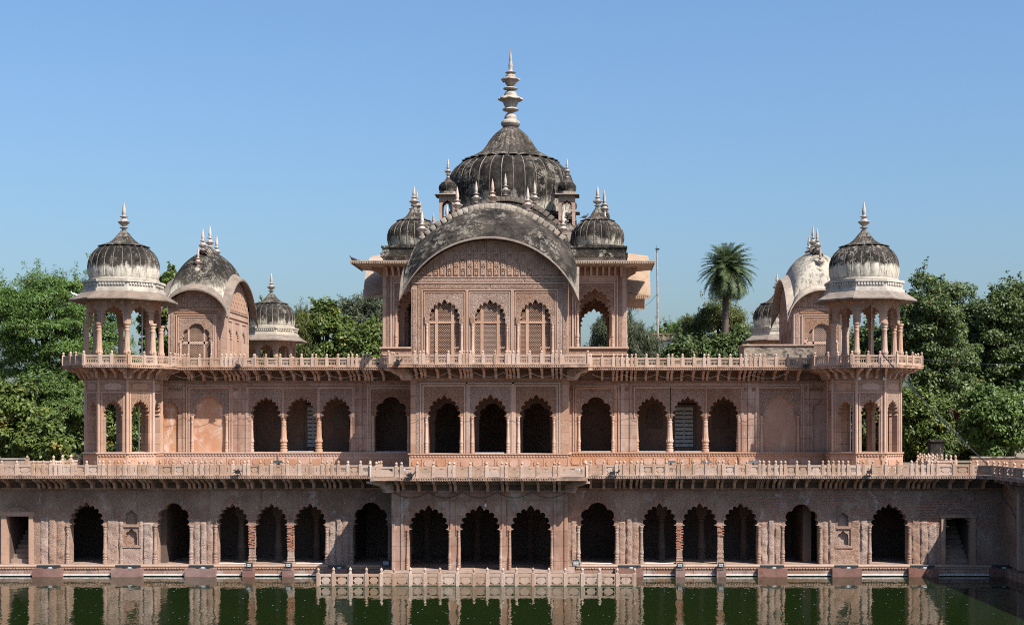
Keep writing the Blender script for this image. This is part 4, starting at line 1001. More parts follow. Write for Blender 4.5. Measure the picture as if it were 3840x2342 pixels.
# relief niches of the tympana
def niche_mesh(w, h):
    m = MB(); frame(m, w, h, .02, -.055, 0, -h / 2)
    ar = [(-w * .36, -h * .42), (-w * .36, h * .12), (-w * .22, h * .28), (0, h * .42), (w * .22, h * .28), (w * .36, h * .12), (w * .36, -h * .42)]
    ai = [(-w * .24, -h * .42), (-w * .24, h * .10), (-w * .14, h * .2), (0, h * .31), (w * .14, h * .2), (w * .24, h * .10), (w * .24, -h * .42)]
    m.prism([ar + ai[::-1]], -.045, 0)
    m.prism([[(-.02, -h * .4), (.05 * w / .22, -h * .3), (.02, -h * .12), (.035, h * .05), (0, h * .2), (-.035, h * .05), (-.02, -h * .12), (-.05 * w / .22, -h * .3)]], -.05, 0)
    return m.mesh('niche_relief', 'sand_relief')
def square_mesh(w, h):
    m = MB(); frame(m, w, h, .02, -.055, 0, -h / 2); m.prism([[(-w * .3, 0), (0, -h * .28), (w * .3, 0), (0, h * .28)]], -.045, 0); return m.mesh('square_relief', 'sand_relief')
NIC, SQU = niche_mesh(.24, .50), square_mesh(.24, .26)
def tympanum_reliefs(parent, c, Y, half, z0, ztop, sx=.36, s=1.0, rz=0.0, org=None):
    """rows of small carved niches up to the curve ztop(x)"""
    n = int(half / sx); cnt = 0
    for i in range(-n, n + 1):
        x = i * sx; lim = ztop(x) - .12; z = z0
        first = (i % 2 == 0)
        while True:
            h = (.26 if (first and z == z0) else .50) * s
            if z + h > lim: break
            me = SQU if h < .4 * s else NIC
            if rz == 0: loc = (c + x, Y, z + h / 2)
            else: loc = (Y, c + x, z + h / 2)
            put('niche_relief' if me is NIC else 'square_relief', me, parent, loc, rz, (s, 1, s)); cnt += 1
            z += h + .035
    return cnt

# ------------------------------------------------------------------ centre hall with curved roof
FH = thing('front_hall', (AX, 76, ZR), 'central carved hall with three lattice windows under a blackened curved roof', 'hall')
YH2 = 73.92
hx, hy, ztip, rx_, ry_, ztop = 4.58, 2.70, 13.55, 3.20, 1.95, 18.72
def fz(x): return ztip + arcz(max(-1, min(1, x / hx)), hx, rx_)
wins = [(1610, 1722), (1781, 1893), (1951, 2063)]
holes = []
for lo, hi in wins:
    holes.append(foil((X(lo, YH2) + X(hi, YH2)) / 2, (X(hi, YH2) - X(lo, YH2)) / 2, 10.42, Z(1192, YH2), Z(1133, YH2), W9, spike=.08))
ar = [(AX + HC * .995 * (1 - 2 * i / 30), fz(HC * .995 * (1 - 2 * i / 30)) - .06) for i in range(31)]
m = MB(); m.prism([[(AX - HC * .995, ZR), (AX + HC * .995, ZR)] + ar] + holes, YH2, YH2 + .4); m.build('front_wall', 'sand', FH)
for s in (-1, 1):                                   # side walls with an arch each
    xa = AX + s * HC * .99; ya = 76.0
    sd = [(ya + 1.98 * (1 - 2 * i / 14), ztip + arcz(1.98 / hy * (1 - 2 * i / 14), hy, ry_) - .06) for i in range(15)]
    hole = foil(ya, .75, ZR + .2, 12.4, 13.1, W9)
    m = MB(); m.prism([[(ya - 1.67, ZR), (ya + 2.08, ZR)] + [q for q in sd if q[0] > ya - 1.67] + [(ya - 1.67, ztip + arcz(1.67 / hy, hy, ry_) - .06)]] + [hole], min(xa, xa - s * .4), max(xa, xa - s * .4), 'x'); m.build('side_wall', 'sand', FH)
bk = [foil(AX + k * 2.35 + .4, .32, 11.0, 12.2, 12.6, W7) for k in (-1, 0, 1)]
m = MB(); m.prism([[(AX - HC * .98, ZR), (AX + HC * .98, ZR), (AX + HC * .98, 14.3), (AX + 2.5, 15.8), (AX, 16.4), (AX - 2.5, 15.8), (AX - HC * .98, 14.3)]] + bk, 78.1, 78.5); m.build('rear_wall', 'sand', FH)
m = MB(); m.box(AX - HC + .5, AX + HC - .5, YH2 + .42, 78.0, 15.2, 15.35); m.build('ceiling', 'sand', FH)
for (lo, hi), p in zip(wins, holes):
    x0, x1 = X(lo, YH2), X(hi, YH2); c = (x0 + x1) / 2
    wv = thing('window', (c, YH2, 10.4), '', None); del wv['label']; wv.parent = FH; wv.location = Vector((c, YH2, 10.4)) - wl(FH)
    zm = Z(1207, YH2)
    m = MB(); jali(m, x0, x0 + .27, 10.4, zm - .06, YH2 + .18); jali(m, x0 + .43, x1 - .43, 10.4, zm - .06, YH2 + .18); jali(m, x1 - .27, x1, 10.4, zm - .06, YH2 + .18)
    jali(m, x0 - .05, x0 + .27, zm + .06, 13.0, YH2 + .18); jali(m, x0 + .43, x1 - .43, zm + .06, 13.5, YH2 + .18); jali(m, x1 - .27, x1 + .05, zm + .06, 13.0, YH2 + .18)
    o = m.build('lattice_screen', 'sand_plain', wv); o['kind'] = 'stuff'
    m = MB(); m.box(x0 - .05, x1 + .05, YH2 + .14, YH2 + .26, zm - .06, zm + .06); m.box(x0 + .27, x0 + .43, YH2 + .15, YH2 + .25, 10.4, 13.45); m.box(x1 - .43, x1 - .27, YH2 + .15, YH2 + .25, 10.4, 13.45); m.build('mullion', 'sand_plain', wv)
    m = MB(); spandrel(m, p, c, .98, p[1][1] + .08, 13.98, YH2 - .02, YH2 + .01); m.build('spandrel', 'sand_carved', wv)
    m = MB(); mould_frame(m, c, 1.0, ZR, 13.98, YH2, .05, .045); mould_frame(m, c, 1.10, ZR, 14.10, YH2, .06, .075); m.build('window_frame', 'sand_plain', wv)
    for s in (-1, 1):
        put('jamb_column', jamb_mesh(2.1, .07, 'sand_plain'), wv, (c + s * .89, YH2 - .03, ZR + .05))
        m = MB(); m.box(c + s * .89 - .10, c + s * .89 + .10, YH2 - .10, YH2, ZR + 2.16, ZR + 2.52); m.build('capital', 'sand_carved', wv)
for xa in (AX - HC + .08, AX - HC + .36, AX - 1.29, AX + 1.09, AX + HC - .58, AX + HC - .30):
    m = MB(); m.box(xa, xa + .19, YH2 - .028, YH2, ZR + .05, 14.18); m.build('carved_strip', 'sand_frieze', FH)
m = MB(); m.box(AX - HC + .36, AX - .02, YH2 - .03, YH2, 14.22, 14.40); m.box(AX + .06, AX + HC - .3, YH2 - .03, YH2, 14.22, 14.40); m.build('frieze', 'sand_frieze', FH)
m = MB(); m.box(AX - HC + .1, AX + HC - .1, YH2 - .055, YH2, 14.45, 14.5); m.box(AX - HC + .1, AX + HC - .1, YH2 - .04, YH2, 14.76, 14.80); m.build('string_course', 'sand_plain', FH)
m = MB(); m.box(AX - HC + .3, AX + HC * .42, YH2 - .025, YH2, 14.54, 14.72); m.box(AX + HC * .44, AX + HC - .3, YH2 - .025, YH2, 14.54, 14.72); m.build('frieze', 'sand_frieze', FH)
tympanum_reliefs(FH, AX, YH2, 3.95, 14.86, fz, .345)
eave, body = bangla(FH, (AX, 76.0), hx, hy, ztip, rx_, ry_, ztop, 'x', 3.9, 1.85, 'roof_dark', 'eave', band=.14, slope=.06, wall_in=.6, lip=.06, N=30, swell=.35)
def ridge_pts(c, axis, half, sag, ztop, n):
    out = []
    for i in range(n):
        q = half * (-1 + 2 * (i + .5) / n); z = ztop - sag * (q / half) ** 2; sl = math.atan(-2 * sag * q / half ** 2)
        out.append(((c[0] + q, c[1], z) if axis == 'x' else (c[0], c[1] + q, z), sl))
    return out
def tile_mesh(mat):
    m = MB(); pr = [(-.16, -.17), (.16, -.17)] ; rows = []
    for z, y in ((.13, .04), (.14, -.06), (.08, -.18), (-.02, -.27), (-.16, -.34), (-.20, -.335)):
        k = 1.0 if z > -.15 else .82
        rows.append([(-.155 * k, y, z - .03), (-.12 * k, y - .015, z), (.12 * k, y - .015, z), (.155 * k, y, z - .03)])
    rows.append([(-.12, .0, -.2), (-.1, .0, -.2), (.1, .0, -.2), (.12, .0, -.2)])
    m.grid(rows); return m.mesh('ridge_tile', mat, 40)
TILE_C, TILE_D = tile_mesh('tile'), tile_mesh('cap_dark')
TILE_P = tile_mesh('tile')
for p, sl in ridge_pts((AX, 76.0), 'x', 3.85, 1.80, ztop + .05, 27): put('ridge_tile', TILE_P if R.random() < .45 else TILE_C, FH, p, 0, (.98, 1.05, 1.05), ry=-sl)
m = MB()
pp = [p for p, s in ridge_pts((AX, 76.0), 'x', 3.95, 1.9, ztop + .08, 40)]; m.tube(pp, .09, 8); m.build('ridge', 'tile', FH, 50)
for i in range(5):
    x = (i - 2) * 1.86; put('finial', finial_mesh('finial_pink', 1.45), FH, (AX + x, 76.0, ztop - 1.85 * (x / 3.9) ** 2 + .02), sc=(1.15, 1.15, 1))

# ------------------------------------------------------------------ curved roof pavilions
def pavilion(px_, label, rmat, mir):
    P = thing('curved_roof_pavilion', (px_, 89.2, ZR), label, 'pavilion', 'small pavilions with curved roofs')
    Y0 = 86.0; hw = 1.66; hd = 3.2; hX, hY = 2.12, 3.85; zt, rX, rY, zT = 13.45, 1.85, 2.75, 18.0
    def z1(x): return zt + arcz(max(-1, min(1, x / hX)), hX, rX)
    def z2(y): return zt + arcz(max(-1, min(1, y / hY)), hY, rY)
    hole = foil(px_, .86, ZR + .1, 12.25, 13.15, W5)
    ar = [(px_ + hw * (1 - 2 * i / 20), z1(hw * (1 - 2 * i / 20)) - .06) for i in range(21)]
    for yy in (Y0, 92.1): m = MB(); m.prism([[(px_ - hw, ZR), (px_ + hw, ZR)] + ar] + ([hole] if yy == Y0 else []), yy, yy + .3); m.build('end_wall', 'sand', P)
    for s in (-1, 1):
        sd = [(89.2 + (hd - .32) * (1 - 2 * i / 20), z2((hd - .32) * (1 - 2 * i / 20)) - .06) for i in range(21)]
        hs = [foil(89.2 + k * 1.75, .52, ZR + .1, 12.5, 13.0, W9) for k in (-1, 0, 1)]
        m = MB(); m.prism([[(89.2 - hd + .32, ZR), (89.2 + hd - .32, ZR)] + sd] + hs, px_ + s * hw - .15 * (1 + s), px_ + s * hw + .15 * (1 - s), 'x'); m.build('side_wall', 'sand', P)
        for k in (-1, 0, 1):
            m = MB(); m.box(px_ + s * (hw - .12) - .03, px_ + s * (hw - .12) + .03, 89.2 + k * 1.75 - .6, 89.2 + k * 1.75 + .6, ZR, 13.15); m.build('shutter', 'sand_plain', P)
            m = MB()
            for a, b in ((k * 1.75 - .62, k * 1.75 - .55), (k * 1.75 + .55, k * 1.75 + .62)): m.box(px_ + s * hw - .04, px_ + s * hw + .04, 89.2 + a, 89.2 + b, ZR, 13.5)
            m.box(px_ + s * hw - .04, px_ + s * hw + .04, 89.2 + k * 1.75 - .62, 89.2 + k * 1.75 + .62, 13.5, 13.58); m.build('frame_moulding', 'sand_plain', P)
        m = MB(); m.box(px_ + s * hw - .05, px_ + s * hw + .05, 89.2 - hd + .3, 89.2 + hd - .3, 13.74, 13.82); m.box(px_ + s * hw - .05, px_ + s * hw + .05, 89.2 - hd + .3, 89.2 + hd - .3, 14.1, 14.16); m.build('string_course', 'sand_plain', P)
        tympanum_reliefs(P, 89.2, px_ + s * hw, 2.8, 14.22, z2, .36, 1.0, PI / 2 * s)
    m = MB(); jali(m, px_ - .85, px_ - .52, ZR, 12.05, Y0 + .12); jali(m, px_ - .42, px_ + .42, ZR, 12.05, Y0 + .12); jali(m, px_ + .52, px_ + .85, ZR, 12.05, Y0 + .12); jali(m, px_ - .8, px_ - .52, 12.2, 12.9, Y0 + .12); jali(m, px_ - .42, px_ + .42, 12.2, 13.2, Y0 + .12); jali(m, px_ + .52, px_ + .8, 12.2, 12.9, Y0 + .12)
    o = m.build('lattice_screen', 'sand_plain', P); o['kind'] = 'stuff'
    m = MB(); m.box(px_ - .9, px_ + .9, Y0 + .1, Y0 + .2, 12.05, 12.2); m.box(px_ - .52, px_ - .42, Y0 + .1, Y0 + .19, ZR, 13.1); m.box(px_ + .42, px_ + .52, Y0 + .1, Y0 + .19, ZR, 13.1); m.build('mullion', 'sand_plain', P)
    m = MB(); spandrel(m, hole, px_, 1.0, 12.35, 13.62, Y0 - .02, Y0 + .01); m.build('spandrel', 'sand_carved', P)
    m = MB(); mould_frame(m, px_, 1.02, ZR, 13.62, Y0, .06, .04); mould_frame(m, px_, 1.12, ZR, 13.74, Y0, .07, .07); m.build('frame_moulding', 'sand_plain', P)
    for xa in (px_ - 1.52, px_ + 1.30): m = MB(); m.box(xa, xa + .2, Y0 - .03, Y0, ZR, 13.85); m.build('carved_strip', 'sand_frieze', P)
    m = MB(); m.box(px_ - 1.3, px_ + 1.3, Y0 - .03, Y0, 13.86, 14.02); m.build('frieze', 'sand_frieze', P)
    m = MB(); m.box(px_ - 1.62, px_ + 1.62, Y0 - .05, Y0, 14.08, 14.14); m.build('string_course', 'sand_plain', P)
    for s in (-1, 1): put('jamb_column', jamb_mesh(1.9, .07, 'sand_plain'), P, (px_ + s * .93, Y0 - .03, ZR))
    tympanum_reliefs(P, px_, Y0, 1.5, 14.2, z1, .36)
    bangla(P, (px_, 89.2), hX, hY, zt, rX, rY, zT, 'y', 1.95, .55, rmat, 'eave' if mir else 'eave_pale', band=.5, slope=.34, wall_in=.46, lip=.10, N=20)
    for p, sl in ridge_pts((px_, 89.2), 'y', 1.9, .5, zT + .06, 13):
        for s in (1, -1): put('ridge_tile', TILE_P if R.random() < .4 else TILE_D, P, p, s * PI / 2, (.9, 1.0, .95))
    for k, yy in enumerate((87.55, 89.2, 90.85)): put('finial', finial_mesh('finial_pink' if mir else 'finial', 1.55), P, (px_, yy, zT - .55 * ((yy - 89.2) / 1.95) ** 2 + .02))
    for s in (-1, 1):
        yy = 89.2 + s * 2.75; put('finial', finial_mesh('finial_pink' if mir else 'finial', 1.35), P, (px_, yy, 16.55))
        m = MB(); m.lathe([(.02, -.95), (.2, -.9), (.17, -.5), (.12, -.3), (.22, -.1), (.2, .05), (.1, .12)], 14, (px_, yy + s * .12, 16.5)); m.build('finial_boss', 'cream', P, 40)
    return P
pavilion(-23.25, 'small pavilion with blackened curved roof behind the left kiosk', 'roof_pav', True)
pavilion(14.1, 'small pavilion with mostly cream curved roof behind the right kiosk', 'roof_cream', False)

# ------------------------------------------------------------------ great domed tomb
TM = thing('domed_tomb', (-4.87, 93.8, ZR), 'great square tomb with black ribbed central dome and tall white finial', 'tomb')
tc = (-4.87, 93.8); H = 7.3; ZP = 11.9
m = MB(); m.box(tc[0] - H - .08, tc[0] + H + .08, tc[1] - H - .08, tc[1] + H + .08, ZR, ZP - .1); m.build('plinth', 'sand_carved', TM)
m = MB(); m.box(tc[0] - H - .18, tc[0] + H + .18, tc[1] - H - .18, tc[1] + H + .18, ZP - .1, ZP); m.box(tc[0] - H - .13, tc[0] + H + .13, tc[1] - H - .13, tc[1] + H + .13, ZP - .5, ZP - .42); m.build('plinth_moulding', 'sand_plain', TM)
for k in range(4):
    ops = [foil(-5.45, .97, ZP, 14.15, 15.35, W11), foil(5.45, .97, ZP, 14.15, 15.35, W11)] + [foil(q, .8, ZP, 14.0, 14.9, W9) for q in (-2.5, 0, 2.5)]
    hh = H if k % 2 == 0 else H - .56
    m = MB(); m.prism([wall_poly(-hh, hh, ZP, 16.75, ops)], -H, -H + .55); m.tf(face_tf(tc, 2 * k)); m.build('wall', 'sand', TM)
    for s in (-1, 1):
        m = MB(); spandrel(m, ops[0 if s < 0 else 1], s * 5.45, 1.12, 14.3, 15.7, -H - .02, -H + .01); m.tf(face_tf(tc, 2 * k)); m.build('spandrel', 'sand_carved', TM)
        m = MB(); mould_frame(m, s * 5.45, 1.14, ZP, 15.72, -H, .07, .05); mould_frame(m, s * 5.45, 1.30, ZP, 16.1, -H, .08, .08); m.tf(face_tf(tc, 2 * k)); m.build('frame_moulding', 'sand_plain', TM)
        for d in (-1.52, 1.52): m = MB(); m.box(s * 5.45 + d - .11, s * 5.45 + d + .11, -H - .03, -H, ZP, 16.5); m.tf(face_tf(tc, 2 * k)); m.build('carved_strip', 'sand_frieze', TM)
        for e in (-1, 1):
            q = face_tf(tc, 2 * k) @ Vector((s * 5.45 + e * 1.05, -H - .02, ZP)); put('jamb_column', jamb_mesh(2.2, .09, 'sand_plain'), TM, q)
    # cross arches of the corner bays
    for s in (-1, 1):
        p = foil(s * 5.45, .9, ZP, 14.0, 15.0, W11); m = MB()
        a, b = (4.25, H - .56) if s > 0 else (-H + .56, -4.25)
        m.prism([wall_poly(a, b, ZP, 16.7, [p])], -4.4, -4.1); m.tf(face_tf(tc, 2 * k)); m.build('cross_arch', 'sand', TM)
    # flat corner eaves with fringe and little brackets
    for s in (-1, 1):
        a, b = (4.3, H + 1.5) if s > 0 else (-H - 1.5, -4.3)
        e0 = 9.0 if s > 0 else -9.0; i0 = 7.3 if s > 0 else -7.3; q0 = 4.3 * s
        m = MB(); y = -H
        o_, i_ = -H - 1.7, -H
        m.add([(q0, o_, 16.90), (e0, o_, 16.90), (i0, i_, 17.02), (q0, i_, 17.02), (q0, o_, 16.84), (e0, o_, 16.84), (i0, i_, 16.66), (q0, i_, 16.66)], [(0, 1, 2, 3), (7, 6, 5, 4), (0, 4, 5, 1), (0, 3, 7, 4)])
        n = 34
        for i in range(n):
            x = q0 + (e0 - q0) * (i + .5) / n; m.box(x - .045, x + .045, o_ + .01, o_ + .04, 16.74, 16.845)
        m.tf(face_tf(tc, 2 * k)); m.build('eave', 'eave_pale', TM)
        eb = shared('eaveb', lambda: (lambda q: (q.prism([[(0, .0), (-.7, .04), (-.68, -.08), (-.3, -.28), (-.1, -.53), (0, -.58)]], -.06, .06, 'x'), q.mesh('eave_bracket', 'sand'))[-1])(MB()))
        for i in range(8): put('eave_bracket', eb, TM, face_tf(tc, 2 * k) @ Vector(((4.5 + i * .36) * s, -H, 16.68)), PI / 2 * k)
m = MB(); m.box(tc[0] - 4.2, tc[0] + 4.2, tc[1] - 4.2, tc[1] + 4.2, ZP, 17.0); m.build('inner_chamber', 'sand', TM)
m = MB(); m.box(tc[0] - H, tc[0] + H, tc[1] - H, tc[1] + H, 16.76, 17.3); m.build('roof_slab', 'cement', TM)
# curved roofs over the middle of each side: arched eave slab outside, swelling vault behind
Q = 6.1
for k in range(4):
    Fm = face_tf(tc, 2 * k); N = 28; hs, rs, zt = 4.4, 2.95, 15.25
    us = [-1 + 2 * i / N for i in range(N + 1)]
    az = [zt + arcz(u, hs, rs) for u in us]
    m = MB(); m.grid([[(hs * u, y, z + dz) for u, z in zip(us, az)] for y, dz in ((-H + .3, .10), (-H - 1.6, -.13), (-H - 1.62, 0), (-H - .05, .22), (-H + .3, .22))])
    for s in (0, N):
        u, z = us[s], az[s]; m.add([(hs * u, -H + .3, z + .1), (hs * u, -H - 1.6, z - .13), (hs * u, -H - 1.62, z), (hs * u, -H + .3, z + .22)], [(0, 1, 2, 3)])
        for i in range(12): y = -H - .05 - 1.5 * (i + .5) / 12; m.box(hs * u - .02, hs * u + .02, y - .045, y + .045, z - .2, z + .02)
    m.tf(Fm); m.build('curved_eave', 'eave_tan', TM, 40)
    rows = []
    for t in range(17):
        f = -1 + t / 8; s_ = abs(f); row = []
        h = 1 - math.cos((1 - s_) * PI / 2) if s_ < 1 else 0; hh_ = .5 * (1 - s_) + .5 * h; vv = .5 * (1 - s_) + .5 * math.sin((1 - s_) * PI / 2)
        for u, z in zip(us, az):
            yo = -Q + (1.38 if f > 0 else -1.38) * (1 - hh_); zr = 20.95 - 1.9 * u * u; xr = hs * u + (3.6 * u - hs * u) * hh_
            row.append((xr, yo if s_ > 0 else -Q, z + .15 + (zr - z - .15) * vv))
        rows.append(row)
    m = MB(); m.grid(rows)
    for s in (0, N): m.add([r[s] for r in rows], [tuple(range(len(rows)))])
    m.tf(Fm); zc = Fm @ Vector((0, -Q, 0)); m.build('side_roof', 'roof_dark', TM, 50, at=(zc.x, zc.y, 18.0))
    for i in range(24):
        q = 3.55 * (-1 + 2 * (i + .5) / 24); z = 21.0 - 1.85 * (q / 3.55) ** 2; sl = math.atan(-2 * 1.85 * q / 3.55 ** 2)
        p = Fm @ Vector((q, -Q, z)); put('ridge_tile', TILE_D, TM, p, PI / 2 * k, (1, 1, 1), ry=-sl if k == 0 else 0)
    for i in range(5):
        q = (i - 2) * 1.78; p = Fm @ Vector((q, -Q, 20.97 - 1.9 * (q / 3.6) ** 2)); put('finial', finial_mesh('finial', 1.5), TM, p, sc=(1.15, 1.15, 1.05))
# corner domes
CD = [(1.50, 0), (1.56, .18), (1.61, .45), (1.60, .72), (1.52, 1.0), (1.36, 1.25), (1.14, 1.45), (.9, 1.58), (.65, 1.68)]
CC = [(1.0, -.04), (.76, .05), (.52, .18), (.38, .36), (.27, .56), (.16, .72), (.13, .80)]
for sx in (-1, 1):
    for sy in (-1, 1):
        x, y = tc[0] + 5.62 * sx, tc[1] + 5.62 * sy
        D = dome(TM, (x, y, 18.1), CD, 22, 'dome_dark', 'corner_dome')
        m = MB(); m.box(x - 1.8, x + 1.8, y - 1.8, y + 1.8, 17.3, 17.55); m.box(x - 1.7, x + 1.7, y - 1.7, y + 1.7, 17.55, 17.85); m.box(x - 1.77, x + 1.77, y - 1.77, y + 1.77, 17.85, 17.96); m.lathe([(1.62, 17.96), (1.66, 18.0), (1.62, 18.08), (1.5, 18.12)], 40, (x, y, 0)); m.build('dome_base', 'base_dark', D)
        put('lotus_cap', cap_mesh(CC, 18, 'cap_dark', 'c'), D, (x, y, 19.72)); put('finial', finial_mesh('finial', 1.5), D, (x, y, 20.42), sc=(1.15, 1.15, .97))
# drum, great dome
m = MB(); oct_slab(m, 4.1, tc, 17.2, 20.3); oct_slab(m, 4.3, tc, 20.3, 20.5); oct_slab(m, 4.05, tc, 20.5, 20.75); m.build('drum', 'base_dark', TM)
BD = [(3.72, 0), (3.84, .35), (3.96, .8), (4.03, 1.3), (4.04, 1.8), (4.0, 2.25), (3.86, 2.65), (3.62, 3.0), (3.28, 3.3), (2.85, 3.58), (2.4, 3.8), (1.9, 4.02), (1.4, 4.2)]
GD = dome(TM, tc + (20.75,), BD, 34, 'dome_big', 'great_dome', rib_w=.03, rib_h=.03)
BC = [(2.92, -.06), (2.3, .22), (1.75, .58), (1.5, .92), (1.33, 1.25), (1.12, 1.55), (.90, 1.80), (.62, 2.05), (.45, 2.2), (.42, 2.28)]
put('lotus_cap', cap_mesh(BC, 26, 'cap_dark', 'b'), GD, tc + (24.38,))
def big_fin():
    m = MB()
    def rf(a, z):
        q = z / 5.2
        w = math.exp(-((q - .36) / .02) ** 2) + math.exp(-((q - .598) / .02) ** 2)
        return 1 + .09 * math.cos(8 * a) * w + (.05 * abs(math.cos(8 * a)) if q < .09 else 0) + (.04 * math.cos(8 * a) if .27 < q < .34 or .51 < q < .58 else 0)
    m.lathe([(r, z * 5.2) for r, z in FIN2], 48, (0, 0, 0), rf); return m.mesh('great_finial', 'finial', 35)
put('great_finial', big_fin(), GD, tc + (26.6,))
# little kiosks round the dome
SD = [(.50, 0), (.56, .12), (.58, .26), (.54, .42), (.44, .54), (.3, .62)]
SCP = [(.40, 0), (.28, .06), (.18, .18), (.10, .32), (.06, .40)]
for sx in (-1, 1):
    for sy in (-1, 1):
        x, y = tc[0] + 3.72 * sx, tc[1] + 3.65 * sy
        k = thing('dome_kiosk', (x, y, 19.6), '', None); del k['label']; k.parent = TM; k.location = Vector((x, y, 19.6)) - wl(TM)
        m = MB()
        for j in range(4):
            b0 = len(m.v); m.prism([wall_poly(-.52, .52, 19.6, 21.5, [foil(0, .33, 19.7, 20.8, 21.15, W7, spike=.04)])], -.52, -.40); m.tf(Matrix.Translation((x, y, 0)) @ Matrix.Rotation(PI / 2 * j, 4, 'Z') @ Matrix.Scale(.999 if j % 2 else 1, 4), b0)
        m.build('arch_panel', 'sand', k)
        m = MB(); m.box(x - .6, x + .6, y - .6, y + .6, 18.6, 19.62); m.build('base', 'cement', k)
        m = MB(); m.frustum(x - .78, x + .78, y - .78, y + .78, 21.52, 21.6, .1); m.build('eave', 'eave', k)
        m = MB(); oct_slab(m, .55, (x, y), 21.6, 21.78, .52); m.build('collar', 'cement', k)
        put('small_dome', (lambda: shared('sd', lambda: (lambda q: (q.lathe(SD, 48, (0, 0, 0), lambda a, z: 1 + .03 * abs(math.sin(8 * a))), q.mesh('small_dome', 'dome_small', 50))[-1])(MB())))(), k, (x, y, 21.78))
        put('lotus_cap', cap_mesh(SCP, 12, 'cap_dark', 's'), k, (x, y, 22.36)); put('finial', finial_mesh('finial', 1.2), k, (x, y, 22.7), sc=(1.1, 1.1, 1))
# ------------------------------------------------------------------ trees
def leaves(name, P, N_, mat, parent, L, Wd, droop=0.0, jit=.5, at=None):
    """many leaf-shaped quads at points P facing roughly N_"""
    n = len(P); at = np.array(at if at is not None else wl(parent))
    nrm = N_ + NR.normal(0, jit, (n, 3)); nrm /= np.linalg.norm(nrm, axis=1)[:, None] + 1e-9
    d = NR.normal(0, 1, (n, 3)); d[:, 2] -= droop * 2.0
    d -= nrm * np.sum(d * nrm, 1)[:, None]; d /= np.linalg.norm(d, axis=1)[:, None] + 1e-9
    s = np.cross(nrm, d); ln = (L * NR.uniform(.65, 1.25, n))[:, None]; wd = ln * Wd / L
    V = np.empty((n, 4, 3)); b = P - at
    V[:, 0] = b; V[:, 1] = b + d * ln * .45 + s * wd * .5; V[:, 2] = b + d * ln + nrm * ln * -.12; V[:, 3] = b + d * ln * .45 - s * wd * .5
    me = bpy.data.meshes.new(name); me.vertices.add(n * 4); me.vertices.foreach_set('co', V.reshape(-1).astype(np.float32))
    me.loops.add(n * 4); me.loops.foreach_set('vertex_index', np.arange(n * 4, dtype=np.int32))
    me.polygons.add(n); me.polygons.foreach_set('loop_start', np.arange(0, n * 4, 4, dtype=np.int32))
    me.update(calc_edges=True); me.validate()
    me.materials.append(M[mat])
    o = bpy.data.objects.new(name, me); COL.objects.link(o); o.parent = parent; o.location = Vector(at) - wl(parent)
    return o
